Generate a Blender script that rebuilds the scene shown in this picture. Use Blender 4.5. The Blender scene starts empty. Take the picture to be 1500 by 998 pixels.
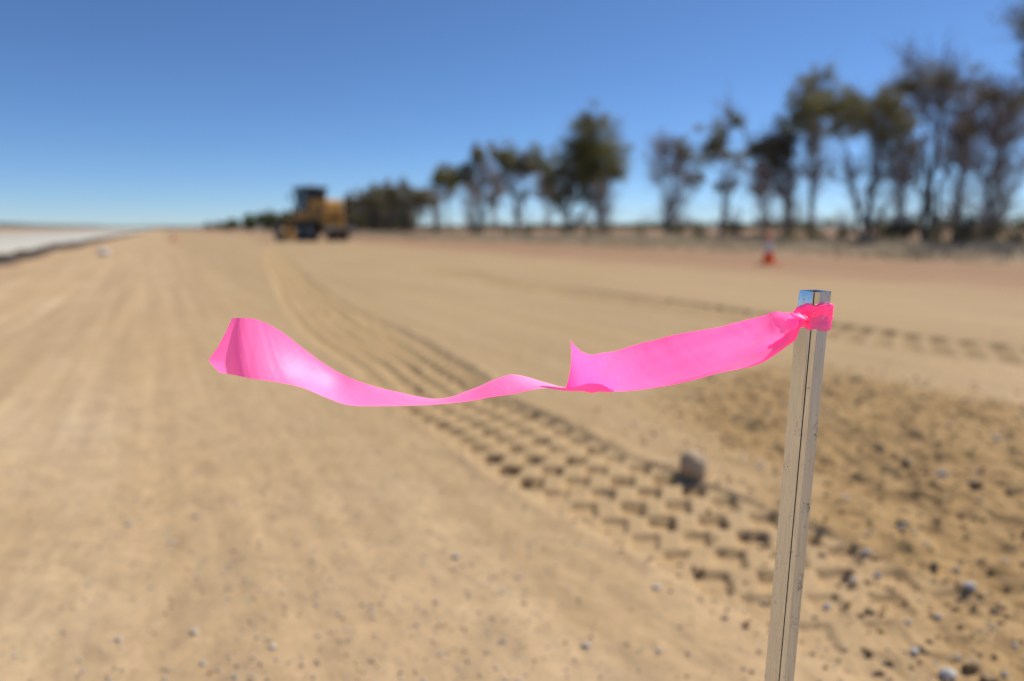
import bpy, bmesh, math, random
import numpy as np
from mathutils import Vector, Matrix

scene = bpy.context.scene
col = scene.collection

# ------------------------------------------------------------------ camera, sky, sun, exposure
CAM_H = 0.80
FPX = 1000.0                                   # focal length in units of a 1500 wide frame
PITCH = math.atan(164.0 / FPX)
SUN_AZ = math.radians(54.0)                    # right of the view direction (+Y)
SUN_EL = math.radians(47.0)

cam_d = bpy.data.cameras.new('camera')
cam_d.sensor_width = 36.0
cam_d.lens = 24.0
cam_d.clip_start = 0.02
cam_d.clip_end = 20000.0
cam_d.dof.use_dof = True
cam_d.dof.focus_distance = 0.462
cam_d.dof.aperture_fstop = 3.0
cam_d.dof.aperture_blades = 9
cam = bpy.data.objects.new('camera', cam_d)
col.objects.link(cam)
cam.location = (0, 0, CAM_H)
cam.rotation_euler = (math.pi / 2 - PITCH, 0, 0)
scene.camera = cam

world = bpy.data.worlds.new('World')
scene.world = world
world.use_nodes = True
wn = world.node_tree
wn.nodes.clear()
sky = wn.nodes.new('ShaderNodeTexSky')
sky.sky_type = 'NISHITA'
sky.sun_disc = False
sky.sun_elevation = SUN_EL
sky.sun_rotation = SUN_AZ
sky.altitude = 3000.0
sky.air_density = 1.0
sky.dust_density = 0.5
sky.ozone_density = 9.5
wbg = wn.nodes.new('ShaderNodeBackground')
wbg.inputs['Strength'].default_value = 0.105
wout = wn.nodes.new('ShaderNodeOutputWorld')
wn.links.new(sky.outputs[0], wbg.inputs[0])
wn.links.new(wbg.outputs[0], wout.inputs[0])

sun_d = bpy.data.lights.new('sun', 'SUN')
sun_d.energy = 4.6
sun_d.angle = math.radians(0.53)
sun_d.color = (1.0, 0.94, 0.84)
sun = bpy.data.objects.new('sun', sun_d)
col.objects.link(sun)
to_sun = Vector((math.sin(SUN_AZ) * math.cos(SUN_EL), math.cos(SUN_AZ) * math.cos(SUN_EL), math.sin(SUN_EL)))
sun.rotation_euler = to_sun.to_track_quat('Z', 'Y').to_euler()
sun.location = (20, 20, 30)

vs = scene.view_settings
vs.view_transform = 'Standard'
vs.look = 'None'
vs.exposure = 0.12
vs.gamma = 1.0
vs.use_curve_mapping = False
scene.cycles.use_denoising = True
scene.cycles.max_bounces = 8
scene.cycles.transparent_max_bounces = 8
scene.cycles.sample_clamp_indirect = 8.0

# ------------------------------------------------------------------ helpers
CP, SP = math.cos(PITCH), math.sin(PITCH)


def P(x, y, depth):
    """real point that stands at this depth along the lens axis, on the sight line of a survey of the photo"""
    u = (x - 750) / FPX
    v = (499 - y) / FPX
    return Vector((u * depth, (CP + v * SP) * depth, CAM_H + (-SP + v * CP) * depth))


def G(x, y, z=0.0):
    u = (x - 750) / FPX
    v = (499 - y) / FPX
    k = (CAM_H - z) / (SP - v * CP)
    return (u * k, (CP + v * SP) * k)


RD = Vector((-0.51, 1.0)).normalized()         # direction of the road
RQ = Vector((1.0, 0.51)).normalized()          # to its right


def road(lat, along):
    return (RQ.x * lat + RD.x * along, RQ.y * lat + RD.y * along)


def hash2(ix, iy, seed):
    h = (ix.astype(np.int64) * 374761393 + iy.astype(np.int64) * 668265263 + seed * 974711) & 0xFFFFFFFF
    h = ((h ^ (h >> 13)) * 1274126177) & 0xFFFFFFFF
    h = (h ^ (h >> 16)) & 0xFFFFFFFF
    return h.astype(np.float64) / 4294967295.0


def vnoise(x, y, seed=0):
    ix = np.floor(x)
    iy = np.floor(y)
    fx = x - ix
    fy = y - iy
    fx = fx * fx * fx * (fx * (fx * 6 - 15) + 10)
    fy = fy * fy * fy * (fy * (fy * 6 - 15) + 10)
    a = hash2(ix, iy, seed)
    b = hash2(ix + 1, iy, seed)
    c = hash2(ix, iy + 1, seed)
    d = hash2(ix + 1, iy + 1, seed)
    return (a + (b - a) * fx + (c - a) * fy + (a - b - c + d) * fx * fy) * 2 - 1


def fbm(x, y, seed=0, octaves=3):
    s = 0
    a = 1.0
    for o in range(octaves):
        s = s + a * vnoise(x * 2 ** o + 17.3 * o, y * 2 ** o - 9.1 * o, seed + o)
        a *= 0.5
    return s


def sstep(a, b, x):
    t = np.clip((x - a) / (b - a), 0, 1)
    return t * t * (3 - 2 * t)


def tag(o, label=None, cat=None, group=None, kind=None):
    if label:
        o['label'] = label
    if cat:
        o['category'] = cat
    if group:
        o['group'] = group
    if kind:
        o['kind'] = kind
    return o


def empty(name, loc=(0, 0, 0), rz=0.0):
    o = bpy.data.objects.new(name, None)
    o.empty_display_size = 0.1
    o.location = loc
    o.rotation_euler = (0, 0, rz)
    col.objects.link(o)
    return o


def link_mesh(name, me, mat, parent=None, smooth=False):
    if mat is not None:
        me.materials.append(mat)
    if smooth:
        me.polygons.foreach_set('use_smooth', np.ones(len(me.polygons), dtype=bool))
    o = bpy.data.objects.new(name, me)
    col.objects.link(o)
    if parent is not None:
        o.parent = parent
    return o


def obj(name, bm, mat, parent=None, smooth=False):
    me = bpy.data.meshes.new(name)
    bmesh.ops.recalc_face_normals(bm, faces=bm.faces)
    bm.to_mesh(me)
    bm.free()
    return link_mesh(name, me, mat, parent, smooth)


def np_mesh(name, verts, faces):
    """verts (n,3), faces (m,k) arrays -> mesh, fast"""
    me = bpy.data.meshes.new(name)
    n, m, k = len(verts), len(faces), faces.shape[1]
    me.vertices.add(n)
    me.vertices.foreach_set('co', np.ascontiguousarray(verts, dtype=np.float32).ravel())
    me.loops.add(m * k)
    me.loops.foreach_set('vertex_index', np.ascontiguousarray(faces, dtype=np.int32).ravel())
    me.polygons.add(m)
    me.polygons.foreach_set('loop_start', np.arange(0, m * k, k, dtype=np.int32))
    me.update(calc_edges=True)
    return me


def box(bm, c, s, rot=None, bev=0.0, taper=None):
    r = bmesh.ops.create_cube(bm, size=1.0)
    vs_ = r['verts']
    for v in vs_:
        if taper and v.co.z > 0:
            v.co.x *= taper[0]
            v.co.y *= taper[1]
        v.co = Vector((v.co.x * s[0], v.co.y * s[1], v.co.z * s[2]))
    if bev > 0:
        eds = list({e for v in vs_ for e in v.link_edges})
        rb = bmesh.ops.bevel(bm, geom=eds, offset=bev, segments=2, affect='EDGES', profile=0.5)
        vs_ = list({v for f in rb['faces'] for v in f.verts} | {v for v in vs_ if v.is_valid})
    M = Matrix.Translation(c)
    if rot is not None:
        M = M @ rot.to_4x4()
    for v in vs_:
        v.co = M @ v.co
    return vs_


def tube(bm, pts, rads, n=6, cap=True):
    rings = []
    m = len(pts)
    for i, p in enumerate(pts):
        p = Vector(p)
        t = (Vector(pts[min(i + 1, m - 1)]) - Vector(pts[max(i - 1, 0)]))
        if t.length < 1e-9:
            t = Vector((0, 0, 1))
        t.normalize()
        a = t.cross(Vector((0.31, 0.87, 0.38)))
        if a.length < 1e-3:
            a = t.cross(Vector((1, 0, 0)))
        a.normalize()
        b = t.cross(a)
        r = rads[i] if hasattr(rads, '__len__') else rads
        rings.append([bm.verts.new(p + (a * math.cos(2 * math.pi * k / n) + b * math.sin(2 * math.pi * k / n)) * r) for k in range(n)])
    for i in range(m - 1):
        for k in range(n):
            bm.faces.new((rings[i][k], rings[i][(k + 1) % n], rings[i + 1][(k + 1) % n], rings[i + 1][k]))
    if cap:
        bm.faces.new(rings[0][::-1])
        bm.faces.new(rings[-1])


def lathe(bm, prof, n=24, axis='z', c=(0, 0, 0), cap=True):
    c = Vector(c)
    rings = []
    for r, h in prof:
        ring = []
        for k in range(n):
            a = 2 * math.pi * k / n
            if axis == 'z':
                q = Vector((r * math.cos(a), r * math.sin(a), h))
            else:
                q = Vector((r * math.cos(a), h, r * math.sin(a)))
            ring.append(bm.verts.new(c + q))
        rings.append(ring)
    for i in range(len(rings) - 1):
        for k in range(n):
            bm.faces.new((rings[i][k], rings[i][(k + 1) % n], rings[i + 1][(k + 1) % n], rings[i + 1][k]))
    if cap:
        bm.faces.new(rings[0])
        bm.faces.new(rings[-1])


# ------------------------------------------------------------------ materials
class NT:
    def __init__(self, name):
        self.m = bpy.data.materials.new(name)
        self.m.use_nodes = True
        self.t = self.m.node_tree
        self.t.nodes.clear()
        self.out = self.t.nodes.new('ShaderNodeOutputMaterial')

    def n(self, kind, **kw):
        nd = self.t.nodes.new(kind)
        for k, v in kw.items():
            if k in nd.inputs.keys():
                s = nd.inputs[k]
                if hasattr(v, 'is_output'):
                    self.t.links.new(v, s)
                else:
                    s.default_value = v
            else:
                setattr(nd, k, v)
        return nd

    def l(self, a, b):
        self.t.links.new(a, b)

    def noise(self, vec, scale, detail=4.0, rough=0.55):
        nd = self.n('ShaderNodeTexNoise', Scale=scale, Detail=detail, Roughness=rough)
        if vec is not None:
            self.l(vec, nd.inputs['Vector'])
        return nd.outputs['Fac']

    def ramp(self, fac, stops):
        nd = self.n('ShaderNodeValToRGB')
        self.l(fac, nd.inputs[0])
        el = nd.color_ramp.elements
        while len(el) < len(stops):
            el.new(0.5)
        for e, (p, c) in zip(el, stops):
            e.position = p
            e.color = (*c, 1) if len(c) == 3 else c
        return nd.outputs[0]

    def mix(self, fac, a, b, mode='MIX'):
        nd = self.n('ShaderNodeMix', data_type='RGBA', blend_type=mode)
        for s, v in ((0, fac), (6, a), (7, b)):
            if hasattr(v, 'is_output'):
                self.l(v, nd.inputs[s])
            elif s == 0:
                nd.inputs[0].default_value = v
            else:
                nd.inputs[s].default_value = (*v, 1)
        return nd.outputs[2]

    def math(self, op, a, b=0.0, clamp=False):
        nd = self.n('ShaderNodeMath', operation=op, use_clamp=clamp)
        for s, v in ((0, a), (1, b)):
            if hasattr(v, 'is_output'):
                self.l(v, nd.inputs[s])
            else:
                nd.inputs[s].default_value = v
        return nd.outputs[0]

    def bsdf(self, **kw):
        p = self.n('ShaderNodeBsdfPrincipled')
        for k, v in kw.items():
            s = p.inputs[k]
            if hasattr(v, 'is_output'):
                self.l(v, s)
            elif k == 'Base Color' and len(v) == 3:
                s.default_value = (*v, 1)
            else:
                s.default_value = v
        self.l(p.outputs[0], self.out.inputs[0])
        return p

    def bump(self, h, strength=0.5, dist=0.01):
        b = self.n('ShaderNodeBump', Strength=strength, Distance=dist)
        self.l(h, b.inputs['Height'])
        return b.outputs[0]

    def obj_co(self):
        return self.n('ShaderNodeTexCoord').outputs['Object']


def simple(name, c, rough=0.6, metal=0.0, var=0.25, scale=6.0, bump=0.0, dirt=None):
    t = NT(name)
    co = t.obj_co()
    f = t.noise(co, scale, 5)
    lo = tuple(x * (1 - var) for x in c)
    hi = tuple(min(1, x * (1 + var)) for x in c)
    cc = t.ramp(f, [(0.3, lo), (0.7, hi)])
    if dirt:
        g = t.noise(co, scale * 0.35, 6, 0.65)
        cc = t.mix(t.ramp(g, [(0.45, (0, 0, 0)), (0.68, (1, 1, 1))]), cc, dirt)
    kw = {'Base Color': cc, 'Roughness': rough, 'Metallic': metal}
    if bump > 0:
        kw['Normal'] = t.bump(t.noise(co, scale * 4, 6), 0.6, bump)
    t.bsdf(**kw)
    return t.m


# ------------------------------------------------------------------ tyre tracks (real imprints in the ground)
class Track:
    def __init__(self, pts, half, depth, fade0, fade1, period=0.125, tread=True, flip=1.0, seed=0):
        pts = np.array(pts, float)
        k = len(pts)
        u = np.linspace(0, k - 1, 600)
        i = np.clip(np.floor(u).astype(int), 0, k - 2)
        f = (u - i)[:, None]
        p0 = pts[np.clip(i - 1, 0, k - 1)]
        p1 = pts[i]
        p2 = pts[i + 1]
        p3 = pts[np.clip(i + 2, 0, k - 1)]
        c = 0.5 * (2 * p1 + (p2 - p0) * f + (2 * p0 - 5 * p1 + 4 * p2 - p3) * f ** 2 + (3 * p1 - p0 - 3 * p2 + p3) * f ** 3)
        self.c = c
        d = np.linalg.norm(np.diff(c, axis=0), axis=1)
        self.s = np.concatenate([[0], np.cumsum(d)])
        t = np.gradient(c, axis=0)
        self.t = t / np.linalg.norm(t, axis=1)[:, None]
        self.half, self.depth, self.f0, self.f1 = half, depth, fade0, fade1
        self.p, self.tread, self.flip, self.seed = period, tread, flip, seed

    def coords(self, x, y):
        # track points run away from the viewer: y grows along it
        s = np.interp(y, self.c[:, 1], self.s)
        for _ in range(5):
            cx = np.interp(s, self.s, self.c[:, 0])
            cy = np.interp(s, self.s, self.c[:, 1])
            tx = np.interp(s, self.s, self.t[:, 0])
            ty = np.interp(s, self.s, self.t[:, 1])
            s = np.clip(s + (x - cx) * tx + (y - cy) * ty, 0, self.s[-1])
        tt = (x - cx) * ty - (y - cy) * tx      # right of the direction of travel
        return s, tt

    def carve(self, x, y, h, mask):
        sel = (y > self.c[0, 1] - 0.6) & (y < self.c[-1, 1] + 0.5)
        sel &= np.abs(x - np.interp(y, self.c[:, 1], self.c[:, 0])) < self.half * 5
        xs, ys = x[sel], y[sel]
        s, t = self.coords(xs, ys)
        fade = sstep(0, self.f0, s) * sstep(0, self.f1, self.s[-1] - s)
        wob = 0.010 * vnoise(s * 3.1, s * 0 + 3, self.seed)
        t = t + wob
        inside = sstep(self.half + 0.012, self.half - 0.012, np.abs(t))
        flat = -0.006 * inside
        # a low berm squeezed out beside the tyre
        berm = (0.011 + 0.009 * vnoise(xs * 9, ys * 9, 5 + self.seed)) * np.exp(-((np.abs(t) - self.half - 0.035) / 0.028) ** 2)
        dz = flat + berm * np.where(t > 0, 0.6, 0.35)
        if self.tread:
            pk = np.zeros_like(s)
            rows = (-0.186, -0.062, 0.062, 0.186) if self.half > 0.22 else (-0.125, 0.0, 0.125)
            for j, tc in enumerate(rows):
                tc = tc * self.p / 0.125
                off = self.p * (0.0, 0.42, 0.83, 1.25)[j]
                k = np.round((s - off) / self.p)
                ds = (s - off) - k * self.p
                dt = (t - tc) * self.flip
                jig = 0.010 * (hash2(k, k * 0 + j, self.seed) - 0.5)
                ds = ds + jig
                u = 0.72 * ds - 0.728 * dt
                v = 0.855 * ds + 0.567 * dt
                wv = 0.003 * vnoise(xs * 35, ys * 35, 31)
                sc = self.p / 0.125
                eu = np.clip((0.0405 * sc - np.abs(u) + wv) / 0.006, 0, 1)
                ev = np.clip((0.049 * sc - np.abs(v) + wv) / 0.006, 0, 1)
                q = eu * ev
                q *= (0.60 + 0.55 * hash2(k, k * 0 + j, 77 + self.seed))
                pk = np.maximum(pk, q)
            rag = 0.75 + 0.35 * vnoise(s * 1.7, t * 6, 9 + self.seed)
            dz = dz - self.depth * pk * inside ** 0.3 * np.clip(rag, 0.3, 1.1)
        # press out what was there before
        h[sel] = h[sel] * (1 - 0.75 * inside * fade) + dz * fade
        mask[sel] = np.maximum(mask[sel], inside * fade)


def off_line(pts, d):
    """shift a polyline sideways: + to the right of its direction"""
    pts = np.array(pts, float)
    t = np.gradient(pts, axis=0)
    t /= np.linalg.norm(t, axis=1)[:, None]
    return pts + np.stack([t[:, 1], -t[:, 0]], 1) * d


trackA = Track(off_line([(0.86, 0.80), (0.62, 1.12), (0.415, 1.425), (0.342, 1.566), (0.18, 1.793), (0.032, 2.014), (-0.066, 2.183), (-0.196, 2.444), (-0.3, 2.635), (-0.52, 3.0), (-0.95, 3.95), (-1.92, 5.95), (-3.78, 10.82), (-6.49, 18.12), (-11.6, 33.0), (-14.4, 43.5)], 0.245),
               0.255, 0.042, 0.98, 6.0, seed=1)
trackB = Track(off_line([(0.25, 2.62), (-0.03, 3.20), (-0.19, 3.72), (-0.78, 5.17), (-1.75, 7.3), (-3.2, 10.9), (-5.6, 17.5), (-9.0, 27.0)], -0.245),
               0.255, 0.042, 0.8, 8.0, seed=2)
trackC = Track([(4.3, 2.9), (3.25, 4.3), (2.5, 5.3), (1.74, 6.9), (0.83, 8.6), (-0.6, 11.5), (-2.6, 16.0)], 0.37, 0.050, 0.5, 4.0, period=0.19, seed=3)

ROUGH = [(0.70, 1.00), (0.66, 1.40), (0.80, 1.72), (0.76, 2.05), (0.66, 2.45), (0.66, 2.95), (0.90, 3.45), (1.25, 3.85), (1.85, 3.85), (2.35, 3.15), (2.75, 2.35), (3.2, 1.6), (3.4, 0.9), (2.2, 0.5), (1.1, 0.6)]


def poly_sd(x, y, poly):
    """signed distance, inside positive"""
    d = np.full(x.shape, 1e9)
    ins = np.zeros(x.shape, bool)
    n = len(poly)
    for i in range(n):
        ax, ay = poly[i]
        bx, by = poly[(i + 1) % n]
        ex, ey = bx - ax, by - ay
        tt = np.clip(((x - ax) * ex + (y - ay) * ey) / (ex * ex + ey * ey), 0, 1)
        d = np.minimum(d, np.hypot(x - ax - tt * ex, y - ay - tt * ey))
        cr = ((ay > y) != (by > y)) & (x < (bx - ax) * (y - ay) / (by - ay + 1e-12) + ax)
        ins ^= cr
    return np.where(ins, d, -d)


def ground_fields(x, y):
    x = np.asarray(x, float)
    y = np.asarray(y, float)
    lat = x * RQ.x + y * RQ.y
    alo = x * RD.x + y * RD.y
    r = np.hypot(x, y)
    near = 1 - sstep(5, 14, r)
    h = 0.012 * fbm(x / 1.6, y / 1.6, 3, 2) * (1 - sstep(60, 200, r))
    # long shallow wheel ruts along the road
    h += 0.010 * vnoise(lat * 1.9 + 0.4 * vnoise(alo * 0.15, lat * 0 + 2, 8), alo * 0.10, 12) * (1 - sstep(20, 60, r))
    # a wide smooth rut that leads off beside the slab
    h -= 0.03 * np.exp(-((lat + 0.9 + 0.25 * np.sin(alo * 0.22)) / 0.5) ** 2) * sstep(3, 7, alo) * (1 - sstep(40, 80, alo))
    tiny = near * (0.0024 * fbm(x / 0.075, y / 0.075, 21, 2) + 0.0015 * fbm(x / 0.026, y / 0.026, 25, 2))
    h += tiny
    mask = np.zeros_like(h)
    sd = poly_sd(x, y, ROUGH) + 0.12 * fbm(x / 0.35, y / 0.35, 41, 3)
    rough = sstep(-0.24, 0.26, sd) * (r < 12)
    cl = np.maximum(fbm(x / 0.085, y / 0.085, 51, 3), -0.5)
    cl2 = np.maximum(fbm(x / 0.036, y / 0.036, 55, 2), -0.3)
    h = h + rough * (0.035 * sstep(0, 0.9, sd) + 0.015 * cl + 0.006 * cl2 + 0.02 * fbm(x / 0.4, y / 0.4, 61, 2))
    for t in (trackC, trackB, trackA):
        t.carve(x, y, h, mask)
    rough = rough * (1 - 0.8 * mask)
    # the verge beyond the graded bed stands a little higher, with a low graded lip of red dirt
    h += 0.16 * sstep(12.5, 17.5, lat) + 0.05 * np.exp(-((lat - 14.2) / 0.8) ** 2) * (0.7 + 0.5 * vnoise(alo * 0.8, lat, 71))
    h += 0.05 * sstep(14, 17, lat) * fbm(x / 1.3, y / 1.3, 81, 3) * (1 - sstep(50, 120, r))
    # keep the horizon clean far out
    return h, rough, mask, lat


def HZ(x, y):
    return float(ground_fields(np.array([x]), np.array([y]))[0][0])


def axis_coords():
    xs = [0.25]
    x, d = 0.25, 0.0075
    right = []
    while x < 9000:
        if x > 1.3:
            d *= 1.011 if x < 6 else (1.03 if x < 60 else 1.16)
        x += d
        right.append(x)
    x, d = 0.25, 0.0075
    left = []
    while x > -9000:
        if x < -0.9:
            d *= 1.008 if x > -7 else (1.03 if x > -60 else 1.16)
        x -= d
        left.append(x)
    X = np.array(left[::-1] + [0.25] + right)
    ys = []
    y, d = 1.0, 0.0070
    while y < 12000:
        ys.append(y)
        if y > 1.5:
            d *= 1.0042 if y < 20 else (1.03 if y < 120 else 1.12)
        y += d
    back = []
    y, d = 1.0, 0.010
    while y > -6000:
        d *= 1.05 if y > -3 else 1.25
        y -= d
        back.append(y)
    return X, np.array(back[::-1] + ys)


# ------------------------------------------------------------------ ground
def make_ground():
    X, Y = axis_coords()
    gx, gy = np.meshgrid(X, Y)
    gx, gy = gx.ravel(), gy.ravel()
    h, rough, mask, lat = ground_fields(gx, gy)
    nx, ny = len(X), len(Y)
    idx = np.arange(nx * ny, dtype=np.int64).reshape(ny, nx)
    f = np.stack([idx[:-1, :-1].ravel(), idx[:-1, 1:].ravel(), idx[1:, 1:].ravel(), idx[1:, :-1].ravel()], 1)
    me = np_mesh('ground', np.stack([gx, gy, h], 1), f)
    for nm, arr in (('rough', rough), ('track', mask)):
        a = me.attributes.new(nm, 'FLOAT', 'POINT')
        a.data.foreach_set('value', arr.astype(np.float32))
    t = NT('graded_sand')
    co = t.obj_co()
    rot = t.n('ShaderNodeMapping')
    rot.inputs['Rotation'].default_value = (0, 0, -math.atan2(0.51, 1.0))
    t.l(co, rot.inputs['Vector'])
    # after the turn x is lateral, y runs along the road
    rc = rot.outputs[0]
    sep = t.n('ShaderNodeSeparateXYZ')
    t.l(rc, sep.inputs[0])
    latn = sep.outputs['X']
    st = t.n('ShaderNodeMapping')
    st.inputs['Scale'].default_value = (1.0, 0.06, 1.0)
    t.l(rc, st.inputs['Vector'])
    streak = t.noise(st.outputs[0], 2.6, 5, 0.6)
    big = t.noise(co, 0.55, 4, 0.6)
    mid = t.noise(co, 7.0, 6, 0.65)
    fine = t.noise(co, 85.0, 4, 0.7)
    sand = t.ramp(streak, [(0.3, (0.42, 0.288, 0.158)), (0.5, (0.505, 0.355, 0.203)), (0.68, (0.58, 0.425, 0.262))])
    sand = t.mix(t.ramp(big, [(0.36, (0, 0, 0)), (0.62, (1, 1, 1))]), sand, (0.475, 0.322, 0.172))
    sand = t.mix(0.55, sand, t.ramp(mid, [(0.3, (0.40, 0.40, 0.40)), (0.7, (0.62, 0.62, 0.62))]), 'OVERLAY')
    sand = t.mix(0.30, sand, t.ramp(fine, [(0.25, (0.3, 0.3, 0.3)), (0.75, (0.7, 0.7, 0.7))]), 'OVERLAY')
    st2 = t.n('ShaderNodeMapping')
    st2.inputs['Scale'].default_value = (1.0, 0.02, 1.0)
    t.l(rc, st2.inputs['Vector'])
    lines = t.noise(st2.outputs[0], 9.0, 4, 0.6)
    sand = t.mix(0.5, sand, t.ramp(lines, [(0.32, (0.36, 0.36, 0.36)), (0.68, (0.64, 0.64, 0.64))]), 'OVERLAY')
    wob = t.math('MULTIPLY', t.math('SUBTRACT', t.noise(co, 0.9, 5, 0.6), 0.5), 1.6)
    fresh_l = t.ramp(t.math('ADD', t.math('ADD', latn, wob), 0.0), [(0.05, (0, 0, 0)), (0.95, (1, 1, 1))])
    fresh_a = t.ramp(t.math('DIVIDE', t.math('ADD', sep.outputs['Y'], wob), 4.0, True), [(0.30, (0, 0, 0)), (0.62, (1, 1, 1))])
    fresh = t.math('MULTIPLY', fresh_l, fresh_a)
    sand = t.mix(t.math('MULTIPLY', fresh, 0.75), sand, t.ramp(t.noise(st.outputs[0], 4.0, 6, 0.65), [(0.3, (0.36, 0.245, 0.122)), (0.7, (0.455, 0.32, 0.172))]))
    at = t.n('ShaderNodeAttribute', attribute_name='track').outputs['Fac']
    sand = t.mix(t.math('MULTIPLY', at, 0.6), sand, (0.455, 0.312, 0.160))
    ar = t.n('ShaderNodeAttribute', attribute_name='rough').outputs['Fac']
    soil = t.ramp(t.noise(co, 9.0, 8, 0.7), [(0.3, (0.30, 0.187, 0.080)), (0.55, (0.40, 0.256, 0.112)), (0.75, (0.475, 0.32, 0.158))])
    c = t.mix(ar, sand, soil)
    # red dirt lip, verge, ploughed field
    wl = t.math('ADD', latn, t.math('MULTIPLY', t.math('SUBTRACT', t.noise(co, 0.7, 4), 0.5), 3.0))
    red = t.ramp(t.math('DIVIDE', wl, 40.0, True), [(0.21, (0, 0, 0)), (0.28, (1, 1, 1))])
    c = t.mix(red, c, t.mix(t.noise(co, 1.3, 5), (0.31, 0.178, 0.095), (0.39, 0.24, 0.135)))
    ver = t.ramp(t.math('DIVIDE', wl, 40.0, True), [(0.36, (0, 0, 0)), (0.41, (1, 1, 1))])
    c = t.mix(ver, c, t.mix(t.noise(co, 0.9, 6), (0.28, 0.20, 0.125), (0.38, 0.285, 0.185)))
    fld = t.ramp(t.math('DIVIDE', wl, 80.0, True), [(0.36, (0, 0, 0)), (0.42, (1, 1, 1))])
    c = t.mix(fld, c, t.mix(t.noise(co, 0.12, 5), (0.25, 0.14, 0.075), (0.33, 0.20, 0.115)))
    wl2 = t.math('ADD', latn, 60.0)
    hgt = t.math('ADD', t.math('MULTIPLY', fine, 0.5), t.noise(co, 240.0, 3, 0.7))
    t.bsdf(**{'Base Color': c, 'Roughness': 0.95, 'Specular IOR Level': 0.18, 'Normal': t.bump(hgt, 0.4, 0.003)})
    o = link_mesh('ground', me, t.m, smooth=True)
    return tag(o, 'tan graded sand road bed with tyre tracks and loose soil', kind='structure')


make_ground()


# ------------------------------------------------------------------ raised pale pavement at the left, its broken dark edge
def make_pavement():
    rng = np.random.default_rng(4)
    al = np.concatenate([np.arange(-30, 60, 0.25), np.arange(60, 900, 6.0)])
    n = len(al)
    edge = -3.15 + 0.16 * vnoise(al * 0.7, al * 0, 5) + 0.10 * vnoise(al * 2.3, al * 0, 6)
    top = 0.30 + 0.012 * vnoise(al * 1.7, al * 0 + 4, 15)
    prof = []
    # lateral offset from the edge, height
    prof.append((0.16 + 0.10 * vnoise(al * 1.3, al * 0 + 2, 7), np.full(n, -0.03)))
    prof.append((-0.02 + 0.05 * vnoise(al * 2.3, al * 0 + 2, 8), np.full(n, 0.03)))
    prof.append((-0.12 + 0.03 * vnoise(al * 4, al * 0 + 5, 9), np.full(n, 0.16)))
    prof.append((-0.02 + 0.02 * vnoise(al * 4, al * 0 + 1, 9), np.full(n, 0.24)))
    prof.append((np.zeros(n), top - 0.02))
    prof.append((np.full(n, -0.03), top))
    prof.append((np.full(n, -4.0), top + 0.04))
    prof.append((np.full(n, -9.0), top + 0.04))
    prof.append((np.full(n, -12.0), np.full(n, 0.30)))
    prof.append((np.full(n, -12.6), np.full(n, -0.03)))
    V = []
    for off, z in prof:
        l = edge + off
        V.append(np.stack([RQ.x * l + RD.x * al, RQ.y * l + RD.y * al, z], 1))
    k = len(prof)
    V = np.concatenate(V)
    idx = np.arange(k * n).reshape(k, n)
    f = np.stack([idx[:-1, :-1].ravel(), idx[:-1, 1:].ravel(), idx[1:, 1:].ravel(), idx[1:, :-1].ravel()], 1)
    me = np_mesh('pavement', V, f)
    t = NT('concrete_paving')
    co = t.obj_co()
    c = t.mix(t.noise(co, 0.8, 6), (0.43, 0.40, 0.335), (0.51, 0.48, 0.405))
    t.bsdf(**{'Base Color': c, 'Roughness': 0.85, 'Normal': t.bump(t.noise(co, 60, 4), 0.3, 0.004)})
    t2 = NT('dark_edge_band')  # dark brown band along the undercut slab edge
    co = t2.obj_co()
    c = t2.mix(t2.noise(co, 3.0, 6), (0.022, 0.018, 0.015), (0.10, 0.075, 0.055))
    t2.bsdf(**{'Base Color': c, 'Roughness': 0.9, 'Normal': t2.bump(t2.noise(co, 20, 5), 0.7, 0.02)})
    t3 = NT('red_fill')
    co = t3.obj_co()
    c = t3.mix(t3.noise(co, 2.0, 6), (0.16, 0.085, 0.05), (0.34, 0.20, 0.12))
    t3.bsdf(**{'Base Color': c, 'Roughness': 0.95})
    for m in (t.m, t2.m, t3.m):
        me.materials.append(m)
    mi = np.zeros((k - 1, n - 1), np.int32)
    mi[0, :] = 2
    mi[1:4, :] = 1
    me.polygons.foreach_set('material_index', mi.ravel())
    o = bpy.data.objects.new('pavement', me)
    col.objects.link(o)
    return tag(o, 'raised pale concrete pavement with a dark broken edge', kind='structure')


make_pavement()


# ------------------------------------------------------------------ far hills and the far wood on the horizon
def make_hills():
    az = np.radians(np.linspace(-75, 75, 240))
    V = []
    for R, hh in ((5200, 0.0), (5600, 1.0), (6200, 0.7), (7000, 0.0)):
        z = hh * (16 + 14 * fbm(az * 9, az * 0 + 2, 3, 3) + 12 * np.exp(-((az + 0.62) / 0.16) ** 2))
        V.append(np.stack([np.sin(az) * R, np.cos(az) * R, np.maximum(z, 0) - 1.0], 1))
    n = len(az)
    idx = np.arange(4 * n).reshape(4, n)
    f = np.stack([idx[:-1, :-1].ravel(), idx[:-1, 1:].ravel(), idx[1:, 1:].ravel(), idx[1:, :-1].ravel()], 1)
    me = np_mesh('hills', np.concatenate(V), f)
    o = link_mesh('hills', me, simple('hill_scrub', (0.13, 0.135, 0.12), 0.95, scale=0.002), smooth=True)
    tag(o, 'low far hills on the plain', kind='structure')


make_hills()

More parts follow.
